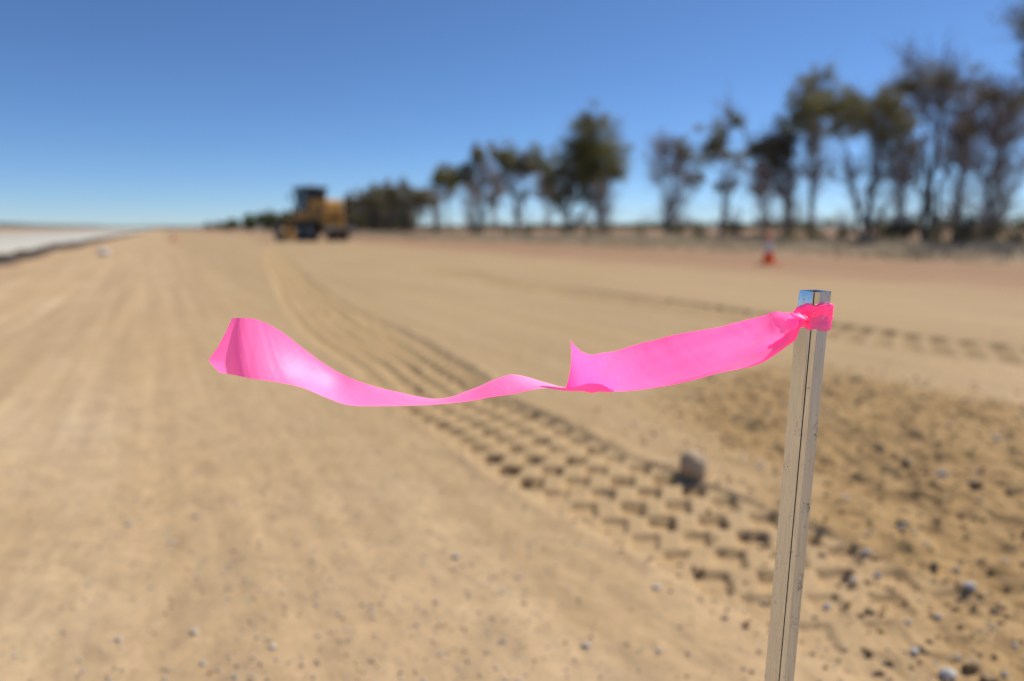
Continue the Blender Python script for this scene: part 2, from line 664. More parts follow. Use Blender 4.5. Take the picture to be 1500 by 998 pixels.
LEAF_BASE = {'olive': (0.185, 0.188, 0.058), 'dark': (0.115, 0.118, 0.050), 'dull': (0.185, 0.175, 0.088), 'green': (0.15, 0.18, 0.06)}
LEAF = {}
for k, c in LEAF_BASE.items():
    t = NT('foliage_' + k)
    co = t.obj_co()
    f = t.noise(co, 1.1, 4)
    a = tuple(x * 0.65 for x in c)
    b = (c[0] * 1.6, c[1] * 1.4, c[2] * 1.3)
    cc = t.ramp(f, [(0.3, a), (0.7, b)])
    d = t.n('ShaderNodeBsdfDiffuse')
    t.l(cc, d.inputs[0])
    tr = t.n('ShaderNodeBsdfTranslucent')
    t.l(cc, tr.inputs[0])
    gl = t.n('ShaderNodeBsdfGlossy', Roughness=0.45)
    gl.inputs[0].default_value = (0.6, 0.6, 0.6, 1)
    m1 = t.n('ShaderNodeMixShader')
    m1.inputs[0].default_value = 0.5
    t.l(d.outputs[0], m1.inputs[1])
    t.l(tr.outputs[0], m1.inputs[2])
    m2 = t.n('ShaderNodeMixShader')
    m2.inputs[0].default_value = 0.05
    t.l(m1.outputs[0], m2.inputs[1])
    t.l(gl.outputs[0], m2.inputs[2])
    t.l(m2.outputs[0], t.out.inputs[0])
    LEAF[k] = t.m
t = NT('straw')
cc = t.ramp(t.noise(t.obj_co(), 0.8, 5), [(0.3, (0.36, 0.29, 0.20)), (0.7, (0.62, 0.52, 0.37))])
d = t.n('ShaderNodeBsdfDiffuse')
t.l(cc, d.inputs[0])
tr = t.n('ShaderNodeBsdfTranslucent')
t.l(cc, tr.inputs[0])
m1 = t.n('ShaderNodeMixShader')
m1.inputs[0].default_value = 0.45
t.l(d.outputs[0], m1.inputs[1])
t.l(tr.outputs[0], m1.inputs[2])
t.l(m1.outputs[0], t.out.inputs[0])
STRAW = t.m
BARK = simple('grey_bark', (0.215, 0.19, 0.165), 0.9, var=0.45, scale=3.0)
TWIG = simple('dry_twig', (0.32, 0.275, 0.25), 0.9, var=0.3, scale=3.0)


def leaf_quads(centres, size, rng, droop=0.5):
    n = len(centres)
    ang = rng.uniform(0, 2 * np.pi, n)
    el = rng.normal(-droop, 0.6, n)
    d = np.stack([np.cos(ang) * np.cos(el), np.sin(ang) * np.cos(el), np.sin(el)], 1)
    r = rng.normal(size=(n, 3))
    s = np.cross(d, r)
    s /= np.linalg.norm(s, axis=1)[:, None] + 1e-9
    L = (size * rng.uniform(0.7, 1.4, n))[:, None]
    W = L * 0.38
    a = centres
    V = np.stack([a - d * L * 0.5, a + s * W * 0.5, a + d * L * 0.5, a - s * W * 0.5], 1).reshape(-1, 3)
    F = np.arange(4 * n).reshape(n, 4)
    return V, F


def np_tubes(paths, n=4):
    """paths: list of (pts (m,3), radii (m)) -> one vertex and face array"""
    VV, FF = [], []
    base = 0
    ang = np.arange(n) * 2 * np.pi / n
    ca, sa = np.cos(ang), np.sin(ang)
    for pts, rad in paths:
        m = len(pts)
        t = np.gradient(pts, axis=0)
        t /= np.linalg.norm(t, axis=1)[:, None] + 1e-9
        a = np.cross(t, np.array([0.31, 0.87, 0.38]))
        a /= np.linalg.norm(a, axis=1)[:, None] + 1e-9
        b = np.cross(t, a)
        V = pts[:, None, :] + (a[:, None, :] * ca[None, :, None] + b[:, None, :] * sa[None, :, None]) * rad[:, None, None]
        VV.append(V.reshape(-1, 3))
        i = np.arange(m - 1)[:, None] * n
        k = np.arange(n)[None, :]
        k2 = (k + 1) % n
        F = np.stack([i + k, i + k2, i + n + k2, i + n + k], 2).reshape(-1, 4) + base
        FF.append(F)
        base += m * n
    return np.concatenate(VV), np.concatenate(FF)


def far_wood():
    rng = np.random.default_rng(77)
    C = []
    for lat, al0, al1, n, hh in ((320, -200, 2600, 520, 6.5), (430, -200, 3200, 420, 8.0)):
        for _ in range(n):
            a = rng.uniform(al0, al1)
            l = lat + rng.uniform(-25, 25) + 0.04 * a
            x, y = road(l, a)
            if y < 60:
                continue
            H = hh * rng.uniform(0.5, 1.15)
            q = rng.normal(size=(110, 3)) * np.array([2.4, 2.4, H * 0.22]) + np.array([x, y, H * 0.5])
            q[:, 2] = np.clip(q[:, 2], 0.2, None)
            C.append(q)
    C = np.concatenate(C)
    V, F = leaf_quads(C, 1.7, rng)
    o = link_mesh('far_woodland', np_mesh('far_woodland', V, F), LEAF['dark'])
    tag(o, 'dark line of far woodland along the horizon behind the field', 'woodland', kind='stuff')


far_wood()


# ------------------------------------------------------------------ trees of the roadside row
def bez(p0, p1, p2, n):
    t = np.linspace(0, 1, n)[:, None]
    return (1 - t) ** 2 * p0 + 2 * t * (1 - t) * p1 + t ** 2 * p2


def make_tree(name, label, bx, depth, clumps, twigs=(), leaf='olive', dens=1.0, r0=0.11, twigness=1.0, seed=0, cat='tree', group=None, fork=0.12, spread=1.0, stems=0.2):
    """clumps: (px, py, radius px) of leaf masses read off the photo, placed in depth around the trunk"""
    rng = np.random.default_rng(1000 + seed)
    gx, gy = P(bx, 335 + CAM_H * FPX / depth, depth).xy
    gz = HZ(gx, gy)
    root = empty(name, (gx, gy, gz))
    tag(root, label, cat, group)
    mpp = depth / FPX

    def loc(px, py, dy):
        q = P(px, py, depth + dy)
        return np.array([q.x - gx, q.y - gy, q.z - gz])

    tg = []
    for (px, py, r) in clumps:
        tg.append((loc(px, py, rng.uniform(-1.3, 1.3) * spread), r * mpp * 1.36, True))
    for (px, py) in twigs:
        tg.append((loc(px, py, rng.uniform(-1.4, 1.4) * spread), 0.0, False))
    order = sorted(range(len(tg)), key=lambda i: -tg[i][0][2])
    limbs, tips = [], []
    nodes_p, nodes_r = [], []
    first = True
    for i in order:
        c, r, leafy = tg[i]
        end = c.copy()
        if first:
            p0 = np.array([0, 0, -0.15])
            rr = r0
            ctl = np.array([end[0] * 0.15 + rng.uniform(-0.2, 0.2), end[1] * 0.2, end[2] * 0.55])
            first = False
        else:
            NP = np.concatenate(nodes_p)
            NR = np.concatenate(nodes_r)
            d = np.linalg.norm(NP - end, axis=1)
            dz = end[2] - NP[:, 2]
            cost = d + np.where(dz < 0.45 * d, 4.0, 0) + np.where(NP[:, 2] < fork * end[2], 1.0, 0) + rng.uniform(0, 0.8, len(d))
            j = int(np.argmin(cost))
            if rng.random() < stems:                       # another stem from the ground
                p0 = np.array([rng.uniform(-.15, .15), rng.uniform(-.15, .15), -0.1])
                rr = r0 * 0.7
            else:
                p0 = NP[j]
                rr = max(0.014, NR[j] * 0.72)
            mid = p0 + (end - p0) * 0.45
            ctl = mid + np.array([(p0[0] - end[0]) * 0.12, (p0[1] - end[1]) * 0.12, 0.12 * np.linalg.norm(end - p0)])
        pts = bez(p0, ctl, end, 9)
        L = np.linalg.norm(end - p0)
        pts[1:-1] += rng.normal(size=(7, 3)) * 0.035 * L * 0.5
        rad = np.linspace(rr, max(0.010, rr * 0.22), 9)
        limbs.append((pts, rad))
        fine = np.stack([np.interp(np.linspace(0, 8, 33), np.arange(9), pts[:, q]) for q in range(3)], 1)
        nodes_p.append(fine[4:])
        nodes_r.append(np.interp(np.linspace(0, 8, 33), np.arange(9), rad)[4:])
        # smaller limbs fan into the clump
        if leafy:
            for _ in range(max(3, int(r * 5))):
                q = c + rng.normal(size=3) * r * 0.55
                st = pts[rng.integers(4, 8)]
                limbs.append((bez(st, (st + q) / 2 + rng.normal(size=3) * 0.12, q, 5), np.linspace(0.016, 0.007, 5)))
    NP = np.concatenate(nodes_p)
    tw = []
    for _ in range(int((90 + 24 * len(tg)) * twigness)):
        s = NP[rng.integers(len(NP))]
        if s[2] < 0.5:
            continue
        d = rng.normal(size=3) * np.array([0.55, 0.55, 0.4]) + np.array([0, 0, 0.75])
        d /= np.linalg.norm(d)
        L = rng.uniform(0.35, 1.25)
        e = s + d * L
        tw.append((bez(s, s + d * L * 0.5 + rng.normal(size=3) * 0.08, e, 4), np.linspace(0.014, 0.006, 4)))
        for _ in range(2):
            s2 = s + d * L * rng.uniform(0.3, 0.9)
            d2 = d + rng.normal(size=3) * 0.5
            tw.append((bez(s2, s2 + d2 * 0.2, s2 + d2 * rng.uniform(0.2, 0.55), 3), np.linspace(0.009, 0.005, 3)))
    V, F = np_tubes(limbs, 6)
    link_mesh('trunk', np_mesh('trunk', V, F), BARK, root, True)
    V, F = np_tubes(tw, 3)
    link_mesh('twigs', np_mesh('twigs', V, F), TWIG, root)
    cen = []
    for c, r, leafy in tg:
        if not leafy:
            continue
        r = max(r, 0.15)
        ns = max(5, int(14 * r / 0.6))
        sub = c + rng.normal(size=(ns, 3)) * r * 0.56
        for sc in sub:
            k = int(64 * dens * min(2.0, max(0.45, r / 0.55)))
            cen.append(sc + rng.normal(size=(k, 3)) * r * rng.uniform(0.20, 0.36) * np.array([1, 1, 0.8]))
        k = int(120 * dens * max(0.5, r))
        cen.append(c + rng.normal(size=(k, 3)) * r * 0.55)
    if cen:
        V, F = leaf_quads(np.concatenate(cen), 0.088 + 0.0011 * depth, rng)
        link_mesh('crown', np_mesh('crown', V, F), LEAF[leaf], root)
    return root


def row_depth(x):
    return CAM_H * FPX / (0.0275 * (x - 240))


make_tree('roadside_tree', 'tall dark leafy tree that stands nearest along the verge, leaves high above bare limbs', 1558, 20.5,
          [(1521, 54, 15), (1550, 25, 30), (1516, 134, 10), (1570, 100, 36), (1600, 60, 36), (1540, 80, 20)], [(1505, 200), (1520, 240), (1600, 200)], 'dark', 2.0, 0.13, seed=1)
make_tree('roadside_tree', 'nearly bare grey tree leaning over dark green shrubs on the verge', 1447, row_depth(1447),
          [(1442, 146, 10), (1492, 150, 13), (1468, 165, 9), (1500, 190, 12), (1460, 140, 9), (1478, 205, 9), (1430, 185, 8)],
          [(1500, 238), (1482, 175), (1428, 150), (1462, 138), (1408, 195), (1492, 128), (1525, 215), (1455, 205), (1480, 255), (1420, 240), (1515, 160), (1398, 240), (1440, 180)], 'dull', 0.5, 0.085, 1.1, seed=2, fork=0.05, stems=0.35)
make_tree('roadside_tree', 'sparse brownish tree with a crooked trunk and thin flat top', 1351, row_depth(1351),
          [(1330, 136, 17), (1358, 126, 19), (1384, 120, 17), (1421, 122, 15), (1403, 146, 13), (1345, 160, 12), (1320, 128, 10), (1310, 152, 12), (1442, 138, 12), (1372, 145, 12)],
          [(1320, 92), (1348, 88), (1386, 66), (1440, 142), (1338, 205), (1318, 250), (1392, 210), (1415, 180), (1372, 240), (1400, 90)], 'dull', 0.75, 0.12, 0.8, seed=3)
make_tree('roadside_tree', 'olive tree with several stems splaying from one foot', 1268, row_depth(1268),
          [(1218, 163, 18), (1240, 152, 15), (1253, 165, 18), (1290, 204, 17), (1312, 168, 17), (1270, 183, 17), (1300, 145, 12), (1330, 185, 11), (1228, 185, 10), (1285, 160, 13)],
          [(1212, 262), (1258, 250), (1312, 278), (1330, 240), (1235, 240), (1290, 250)], 'olive', 1.1, 0.12, 0.9, seed=4, fork=0.03, stems=0.5)
make_tree('roadside_tree', 'tallest slender tree in the verge row, narrow pointed crown', 1185, row_depth(1185),
          [(1200, 116, 10), (1184, 134, 14), (1168, 166, 14), (1198, 168, 15), (1181, 192, 15), (1208, 148, 10), (1172, 148, 10), (1190, 215, 10)],
          [(1196, 260), (1176, 255), (1205, 240)], 'olive', 1.1, 0.11, 1.0, seed=5)
make_tree('roadside_tree', 'dark tree with low dense foliage next to the pointed tree', 1155, row_depth(1155),
          [(1126, 209, 15), (1143, 224, 15), (1114, 219, 11), (1135, 238, 9), (1160, 184, 11), (1152, 205, 12)],
          [(1116, 275), (1162, 255), (1140, 280), (1108, 262)], 'dark', 1.25, 0.10, 1.3, seed=6)
make_tree('roadside_tree', 'slim single-stemmed tree with small tufts of leaves', 1054, row_depth(1054),
          [(1048, 202, 12), (1048, 224, 11), (1080, 231, 11), (1084, 176, 8), (1067, 164, 4), (1074, 270, 6), (1050, 276, 5), (1040, 212, 8)],
          [(1066, 190), (1030, 240), (1068, 158)], 'olive', 1.2, 0.10, 0.5, seed=7)
make_tree('roadside_tree', 'bare V-shaped tree of upright twigs with few leaves', 975, row_depth(975),
          [(1002, 218, 9), (993, 214, 6), (1020, 231, 8), (1012, 260, 9), (1024, 264, 7), (1004, 236, 5)],
          [(948, 217), (958, 232), (978, 228), (954, 262), (968, 214), (993, 243), (1020, 285), (985, 255), (965, 250), (1005, 290), (950, 240), (975, 205), (990, 225)], 'olive', 0.9, 0.075, 1.3, seed=8, fork=0.02, stems=0.55)
make_tree('roadside_tree', 'large bushy olive-green tree, the broadest and densest crown of the row', 831, row_depth(840),
          [(864, 177, 11), (870, 197, 17), (855, 214, 17), (884, 221, 19), (900, 243, 14), (864, 243, 20), (842, 258, 16), (828, 284, 12), (853, 281, 12), (906, 251, 8), (820, 245, 13), (870, 266, 12), (886, 255, 12), (846, 232, 14), (806, 260, 10)],
          [(900, 275), (808, 300), (880, 290), (815, 310)], 'olive', 1.15, 0.14, 1.2, seed=9)
make_tree('roadside_tree', 'flat-topped olive tree beside the broad bushy tree', 757, row_depth(757),
          [(732, 227, 9), (750, 233, 12), (768, 242, 13), (789, 233, 11), (780, 246, 9), (722, 220, 6), (742, 244, 7), (795, 245, 8)],
          [(741, 272), (775, 275), (730, 262), (760, 290), (790, 280)], 'olive', 1.1, 0.12, 1.5, seed=10)
make_tree('roadside_tree', 'thin grey tree with leaves on one side of its top', 708, row_depth(708),
          [(697, 220, 7), (699, 236, 8), (685, 251, 9), (675, 260, 8), (705, 228, 5)],
          [(714, 266), (720, 250), (700, 285), (722, 275), (690, 275), (728, 265), (710, 245), (735, 285)], 'olive', 1.1, 0.11, 1.8, seed=11, fork=0.05, stems=0.4)
make_tree('roadside_tree', 'small round-topped tree with a gap of sky beneath its crown', 658, row_depth(658),
          [(648, 256, 10), (661, 254, 7), (657, 271, 8), (666, 265, 6), (642, 266, 6)], [(650, 290), (668, 285)], 'olive', 1.1, 0.10, 1.0, seed=12)
make_tree('roadside_tree', 'grey-green tree with a lopsided crown behind the grader', 621, row_depth(621),
          [(624, 285, 8), (612, 288, 7), (630, 295, 6), (618, 298, 7)], [(625, 310), (610, 308)], 'dull', 1.0, 0.10, 1.2, seed=13)
for i, (bx, cl) in enumerate([(596, [(594, 276, 7), (603, 286, 7), (588, 290, 7), (597, 300, 8), (606, 305, 6)]),
                              (573, [(570, 277, 7), (580, 284, 7), (564, 290, 7), (574, 298, 8), (584, 304, 6)]),
                              (552, [(549, 284, 7), (558, 280, 5), (544, 296, 7), (556, 300, 8), (562, 308, 6)]),
                              (533, [(531, 289, 6), (540, 293, 6), (526, 300, 6), (536, 306, 7)]),
                              (514, [(512, 293, 6), (520, 297, 5), (508, 304, 6), (516, 311, 6)])]):
    cl = cl + [(bx - 7, 316, 6), (bx + 6, 319, 6), (bx, 328, 6), (bx + 9, 331, 5), (bx - 9, 330, 5)]
    make_tree('distant_tree', 'dull grey-green tree close among others behind the grader', bx, row_depth(bx), cl,
              [(bx - 8, 312), (bx + 7, 316)], 'dull', 0.9, 0.11, 1.4, seed=20 + i, group='grey-green trees behind the grader')
for i, (bx, D, cl) in enumerate([(418, 125, [(414, 321, 6), (421, 318, 6), (408, 326, 5), (424, 328, 6), (415, 331, 5)]),
                                 (393, 150, [(391, 318, 6), (399, 321, 5), (384, 324, 5), (394, 328, 6)]),
                                 (367, 170, [(366, 324, 5), (373, 325, 4), (360, 328, 4), (368, 331, 4)]),
                                 (343, 220, [(342, 327, 4), (348, 329, 3.5), (336, 331, 3.5)])]):
    make_tree('distant_bush', 'rounded green bush in the far roadside line beyond the grader', bx, D, cl, [], 'green', 0.9, 0.09, 0.3, seed=40 + i, cat='bush',
              group='green bushes beyond the grader')
for i, (bx, D, cl) in enumerate([(322, 330, [(321, 330, 3), (327, 331, 2.6)]), (306, 420, [(305, 331, 2.5), (310, 332, 2)])]):
    make_tree('distant_bush', 'small far bush at the end of the roadside line', bx, D, cl, [], 'dull', 0.5, 0.08, 0.2, seed=50 + i, cat='bush', group='last bushes of the line')
for i, (bx, dd, cl, tw, lab) in enumerate([
        (690, 1.5, [(688, 268, 5), (696, 278, 5)], [(678, 275), (684, 262), (694, 258), (702, 270), (698, 290), (682, 295), (710, 285), (672, 290)], 'thin grey half-bare sapling beside the one-sided thin tree'),
        (726, 2.0, [(724, 262, 5), (734, 280, 4)], [(716, 270), (722, 255), (730, 258), (738, 268), (720, 290), (742, 285), (734, 300), (712, 288)], 'grey twiggy sapling between the one-sided tree and the flat-topped tree'),
        (800, 2.0, [(806, 268, 6), (812, 282, 6), (798, 280, 5)], [(790, 265), (796, 285), (808, 290), (818, 275), (786, 290), (802, 258)], 'twiggy half-bare tree between the flat-topped tree and the broad bushy tree'),
        (876, 1.0, [(884, 285, 4)], [(868, 290), (876, 280), (890, 278), (898, 290), (884, 300), (870, 305), (902, 300)], 'low bare thicket of twigs under the broad bushy crown'),
        (640, 1.5, [(640, 292, 5), (634, 300, 5)], [(632, 285), (640, 278), (646, 290), (650, 300), (628, 300)], 'small grey twiggy tree next to the round-topped tree'),
        (1120, 1.0, [(1118, 250, 5)], [(1100, 255), (1110, 245), (1122, 262), (1132, 258), (1112, 280), (1128, 285), (1104, 285)], 'leafless sapling in front of the low dense dark tree'),
        (1310, 1.5, [(1322, 190, 8), (1335, 215, 7)], [(1300, 230), (1312, 205), (1325, 225), (1338, 240), (1305, 260), (1330, 265), (1345, 215), (1318, 245)], 'grey sapling between the splayed olive tree and the crooked tree'),
        (1398, 1.5, [(1405, 165, 8), (1420, 190, 7)], [(1385, 200), (1398, 180), (1410, 205), (1425, 215), (1392, 240), (1415, 245), (1432, 195), (1404, 225), (1380, 225)], 'bare grey tree between the crooked tree and the leaning tree')]):
    make_tree('bare_sapling', lab, bx, row_depth(bx) + dd, cl, tw, 'dull', 0.7, 0.05, 1.3, seed=80 + i, stems=0.5, fork=0.02)
for i, (bx, dd, cl, lab) in enumerate([(1304, -1.0, [(1303, 345, 9), (1308, 338, 7), (1299, 352, 8)], 'dark upright shrub between the splayed olive tree and the crooked tree'),
                                       (1413, -1.0, [(1412, 335, 9), (1417, 326, 7), (1408, 345, 8)], 'green shrub at the foot of the bare leaning tree, on its road side'),
                                       (1447, 0.5, [(1444, 338, 10), (1452, 330, 8), (1440, 348, 8), (1455, 345, 8)], 'wide dark green shrub under the bare leaning tree'),
                                       (985, 0.5, [(984, 338, 4), (989, 341, 4)], 'small dark shrub at the foot of the bare V-shaped tree'),
                                       (1494, 0.0, [(1493, 340, 10), (1500, 330, 8), (1488, 350, 8)], 'dark shrub beyond the bare leaning tree near the tallest foliage'),
                                       (556, 6.0, [(553, 331, 5), (562, 330, 5), (570, 333, 4)], 'bright green low shrub behind the grader')]):
    make_tree('verge_shrub', lab, bx, row_depth(bx) + dd, cl, [], 'green' if i in (1, 5) else 'dark', 1.0, 0.03, 0.35, seed=60 + i, cat='shrub', group='shrubs on the verge')


rng_s = np.random.default_rng(55)
for i in range(22):
    bx = 560 + i * 43 + rng_s.uniform(-14, 14)
    D = row_depth(bx) + rng_s.uniform(-2.5, 3.0)
    hz = 335 + CAM_H * FPX / D
    k = 26.0 / D
    cl = [(bx + rng_s.uniform(-9, 9) * k, hz - rng_s.uniform(8, 30) * k, rng_s.uniform(7, 11) * k) for _ in range(4)]
    make_tree('scrub_bush', 'low grey-brown scrub bush growing under the tree row', bx, D, cl, [(bx - 8 * k, hz - 45 * k), (bx + 9 * k, hz - 38 * k)], 'dull', 0.45, 0.02, 0.35,
              seed=120 + i, cat='bush', group='scrub bushes under the tree row', stems=0.6, fork=0.0, spread=0.4)


# ------------------------------------------------------------------ dry grass of the verge
def dry_grass():
    rng = np.random.default_rng(12)
    n = 26000
    lat = 14.6 + rng.gamma(2.2, 3.2, n)
    al = -12 + rng.beta(1.1, 2.6, n) * 150
    x = RQ.x * lat + RD.x * al
    y = RQ.y * lat + RD.y * al
    cl = fbm(x / 1.8, y / 1.8, 5, 2)
    keep = (cl + rng.normal(size=n) * 0.25 > -0.15) & (y > 3)
    x, y, cl = x[keep], y[keep], cl[keep]
    z = ground_fields(x, y)[0]
    n = len(x)
    b = 5
    X = np.repeat(x, b) + rng.normal(size=n * b) * 0.05
    Y = np.repeat(y, b) + rng.normal(size=n * b) * 0.05
    Z = np.repeat(z, b)
    H = np.repeat(np.clip(0.14 + 0.22 * (cl + 0.4), 0.08, 0.55), b) * rng.uniform(0.4, 1.3, n * b)
    a = rng.uniform(0, 2 * np.pi, n * b)
    lean = rng.uniform(0.1, 0.8, n * b) * H
    w = 0.008 + 0.010 * rng.random(n * b)
    p0 = np.stack([X - np.sin(a) * w, Y + np.cos(a) * w, Z - 0.01], 1)
    p1 = np.stack([X + np.sin(a) * w, Y - np.cos(a) * w, Z - 0.01], 1)
    p2 = np.stack([X + np.cos(a) * lean, Y + np.sin(a) * lean, Z + H], 1)
    V = np.stack([p0, p1, p2], 1).reshape(-1, 3)
    F = np.arange(3 * n * b).reshape(-1, 3)
    o = link_mesh('dry_grass', np_mesh('dry_grass', V, F), STRAW)
    tag(o, 'dry grey-brown grass along the verge under the trees', 'grass', kind='stuff')


dry_grass()

# ------------------------------------------------------------------ motor grader
YEL = simple('yellow_machine_paint', (0.50, 0.245, 0.022), 0.62, var=0.12, scale=1.2, dirt=(0.36, 0.25, 0.14))
BLK = simple('black_machine_paint', (0.022, 0.022, 0.024), 0.45, var=0.2, scale=2, dirt=(0.09, 0.075, 0.055))
RUB = simple('dusty_rubber', (0.026, 0.025, 0.024), 0.85, var=0.3, scale=4, dirt=(0.10, 0.08, 0.06))
RIM = simple('dusty_rim_paint', (0.30, 0.30, 0.28), 0.6, var=0.2, scale=3, dirt=(0.30, 0.24, 0.17))
STEEL = simple('worn_steel', (0.30, 0.29, 0.28), 0.4, 0.7, scale=4, dirt=(0.2, 0.15, 0.1))
tg_ = NT('tinted_cab_glass')
tg_.bsdf(**{'Base Color': (0.02, 0.03, 0.03), 'Roughness': 0.06, 'Metallic': 0.0, 'Alpha': 0.88, 'Specular IOR Level': 0.7})
GLASS = tg_.m
lamp_t = NT('lamp_lens')
lamp_t.bsdf(**{'Base Color': (0.75, 0.75, 0.72), 'Roughness': 0.15})
LENS = lamp_t.m


def make_grader(loc, rz):
    R = empty('motor_grader', loc, rz)
    tag(R, 'yellow motor grader with dark glazed cab standing on the graded road bed', 'grader')

    def wheel(x, y, r=0.66, w=0.38):
        s = 1 if y > 0 else -1
        bm = bmesh.new()
        h = w / 2
        lathe(bm, [(r * 0.56, -h * 0.8), (r * 0.72, -h), (r * 0.93, -h * 0.92), (r * 0.985, -h * 0.6), (r * 0.985, h * 0.6), (r * 0.93, h * 0.92), (r * 0.72, h), (r * 0.56, h * 0.8)], 28, 'y', (0, 0, 0), cap=False)
        for k in range(22):
            for sd in (-1, 1):
                a = 2 * math.pi * (k + 0.5 * (sd > 0)) / 22
                rot = Matrix.Rotation(-a, 3, 'Y') @ Matrix.Rotation(sd * 0.6, 3, 'X')
                box(bm, Vector((math.cos(a) * r * 0.985, sd * h * 0.5, math.sin(a) * r * 0.985)), (0.05, h * 1.05, 0.07), Matrix.Rotation(-a, 3, 'Y') @ Matrix.Rotation(sd * 0.5, 3, 'X'))
        ty = obj('tyre', bm, RUB, None)
        wo = empty('wheel')
        wo.parent = R
        wo.location = (x, y, r + 0.01)
        ty.parent = wo
        bm = bmesh.new()
        lathe(bm, [(r * 0.58, -h * 0.85), (r * 0.52, -h * 0.75), (r * 0.50, s * h * 0.25 - 0.02), (r * 0.22, s * h * 0.35), (r * 0.20, s * h * 0.65), (0.02, s * h * 0.66)], 24, 'y', cap=False)
        lathe(bm, [(r * 0.50, h * 0.2), (r * 0.52, h * 0.75), (r * 0.58, h * 0.85)], 24, 'y', cap=False)
        obj('rim', bm, RIM, wo)

    for sx in (-2.05, -0.55):
        for sy in (-1.05, 1.05):
            wheel(sx, sy)
    for sy in (-1.0, 1.0):
        wheel(2.85, sy)
    # tandem cases and main frame
    for sy in (-0.78, 0.78):
        bm = bmesh.new()
        box(bm, (-1.3, sy, 0.70), (1.9, 0.18, 0.40), bev=0.06)
        obj('tandem_case', bm, BLK, R)
    bm = bmesh.new()
    box(bm, (-1.3, 0, 0.95), (3.5, 0.9, 0.32), bev=0.04)
    box(bm, (-1.3, 0, 0.68), (0.3, 1.5, 0.25), bev=0.03)
    obj('rear_frame', bm, BLK, R)
    # engine hood with louvres, sloping to the rear
    bm = bmesh.new()
    prof = [(-3.10, 0.80), (-3.25, 0.95), (-3.20, 2.40), (-3.02, 2.62), (-0.75, 2.70), (-0.72, 1.05)]
    lo = [bm.verts.new((x, -0.62, z)) for x, z in prof]
    hi = [bm.verts.new((x, 0.62, z)) for x, z in prof]
    bm.faces.new(lo)
    bm.faces.new(hi[::-1])
    for i in range(len(prof)):
        j = (i + 1) % len(prof)
        bm.faces.new((lo[i], lo[j], hi[j], hi[i]))
    bmesh.ops.bevel(bm, geom=list(bm.edges), offset=0.06, segments=3, affect='EDGES')
    hood = obj('engine_hood', bm, YEL, R, False)
    for k in range(7):
        for sy in (-1, 1):
            bm = bmesh.new()
            box(bm, (-2.1, sy * 0.625, 1.50 + k * 0.11), (1.0, 0.025, 0.05), Matrix.Rotation(sy * 0.5, 3, 'X'))
            obj('louvre', bm, BLK, hood)
    for k in range(5):
        bm = bmesh.new()
        box(bm, (-3.262, 0, 1.42 + 0.07 * k), (0.03, 0.8, 0.03))
        obj('grille_bar', bm, BLK, hood)
    bm = bmesh.new()
    tube(bm, [(-1.6, 0.30, 2.5), (-1.6, 0.30, 3.05), (-1.68, 0.30, 3.22)], 0.065, 10)
    obj('exhaust_pipe', bm, BLK, R)
    bm = bmesh.new()
    lathe(bm, [(0.12, 0), (0.12, 0.35), (0.16, 0.38), (0.16, 0.46), (0.03, 0.5)], 14, 'z', (-1.2, -0.3, 2.55))
    obj('air_cleaner', bm, BLK, R)
    # rear bumper and ripper
    bm = bmesh.new()
    box(bm, (-3.38, 0, 0.66), (0.24, 1.7, 0.26), bev=0.04)
    obj('rear_bumper', bm, BLK, R)
    bm = bmesh.new()
    box(bm, (-3.72, 0, 0.82), (0.14, 2.2, 0.16), bev=0.03)
    for sy in (-0.85, 0, 0.85):
        box(bm, (-3.75, sy, 0.58), (0.12, 0.07, 0.6), bev=0.01)
    for sy in (-0.4, 0.4):
        box(bm, (-3.55, sy, 0.86), (0.4, 0.08, 0.1))
    obj('ripper', bm, STEEL, R)
    for sy in (-0.5, 0.5):
        bm = bmesh.new()
        lathe(bm, [(0.07, 0.0), (0.07, 0.05)], 12, 'y', (0, 0, 0))
        o = obj('tail_lamp', bm, LENS, R)
        o.rotation_euler = (0, 0, math.pi / 2)
        o.location = (-3.24, sy, 2.05)
    # cab: lower body, posts, panes, roof
    bm = bmesh.new()
    box(bm, (0.10, 0, 1.52), (1.55, 1.45, 0.85), bev=0.05)
    cab = obj('cab', bm, YEL, R)
    for sx in (-0.62, 0.10, 0.82):
        for sy in (-0.70, 0.70):
            bm = bmesh.new()
            box(bm, (sx, sy, 2.62), (0.10, 0.09, 1.40), bev=0.015)
            obj('post', bm, BLK, cab)
    for sy in (-0.70, 0.70):
        for (x0, x1) in ((-0.57, 0.05), (0.15, 0.77)):
            bm = bmesh.new()
            box(bm, ((x0 + x1) / 2, sy, 2.61), (x1 - x0 - 0.004, 0.02, 1.33))
            obj('pane', bm, GLASS, cab)
    for sx in (-0.62, 0.82):
        bm = bmesh.new()
        box(bm, (sx, 0, 2.61), (0.02, 1.30, 1.33))
        obj('pane', bm, GLASS, cab)
    bm = bmesh.new()
    box(bm, (0.10, 0, 3.40), (1.85, 1.70, 0.17), bev=0.06)
    roof = obj('cab_roof', bm, BLK, R)
    for sy in (-0.6, 0.6):
        for sx in (-0.75, 0.95):
            bm = bmesh.new()
            box(bm, (sx, sy, 3.53), (0.10, 0.16, 0.12), bev=0.02)
            obj('work_lamp', bm, LENS, roof)
    bm = bmesh.new()
    lathe(bm, [(0.07, 0), (0.07, 0.12), (0.04, 0.16)], 12, 'z', (-0.4, 0.0, 3.485))
    obj('beacon', bm, YEL, roof)
    bm = bmesh.new()
    box(bm, (0.10, 0, 1.85), (0.55, 0.55, 0.14), bev=0.04)
    box(bm, (-0.15, 0, 2.25), (0.13, 0.5, 0.75), bev=0.04)
    obj('seat', bm, BLK, cab)
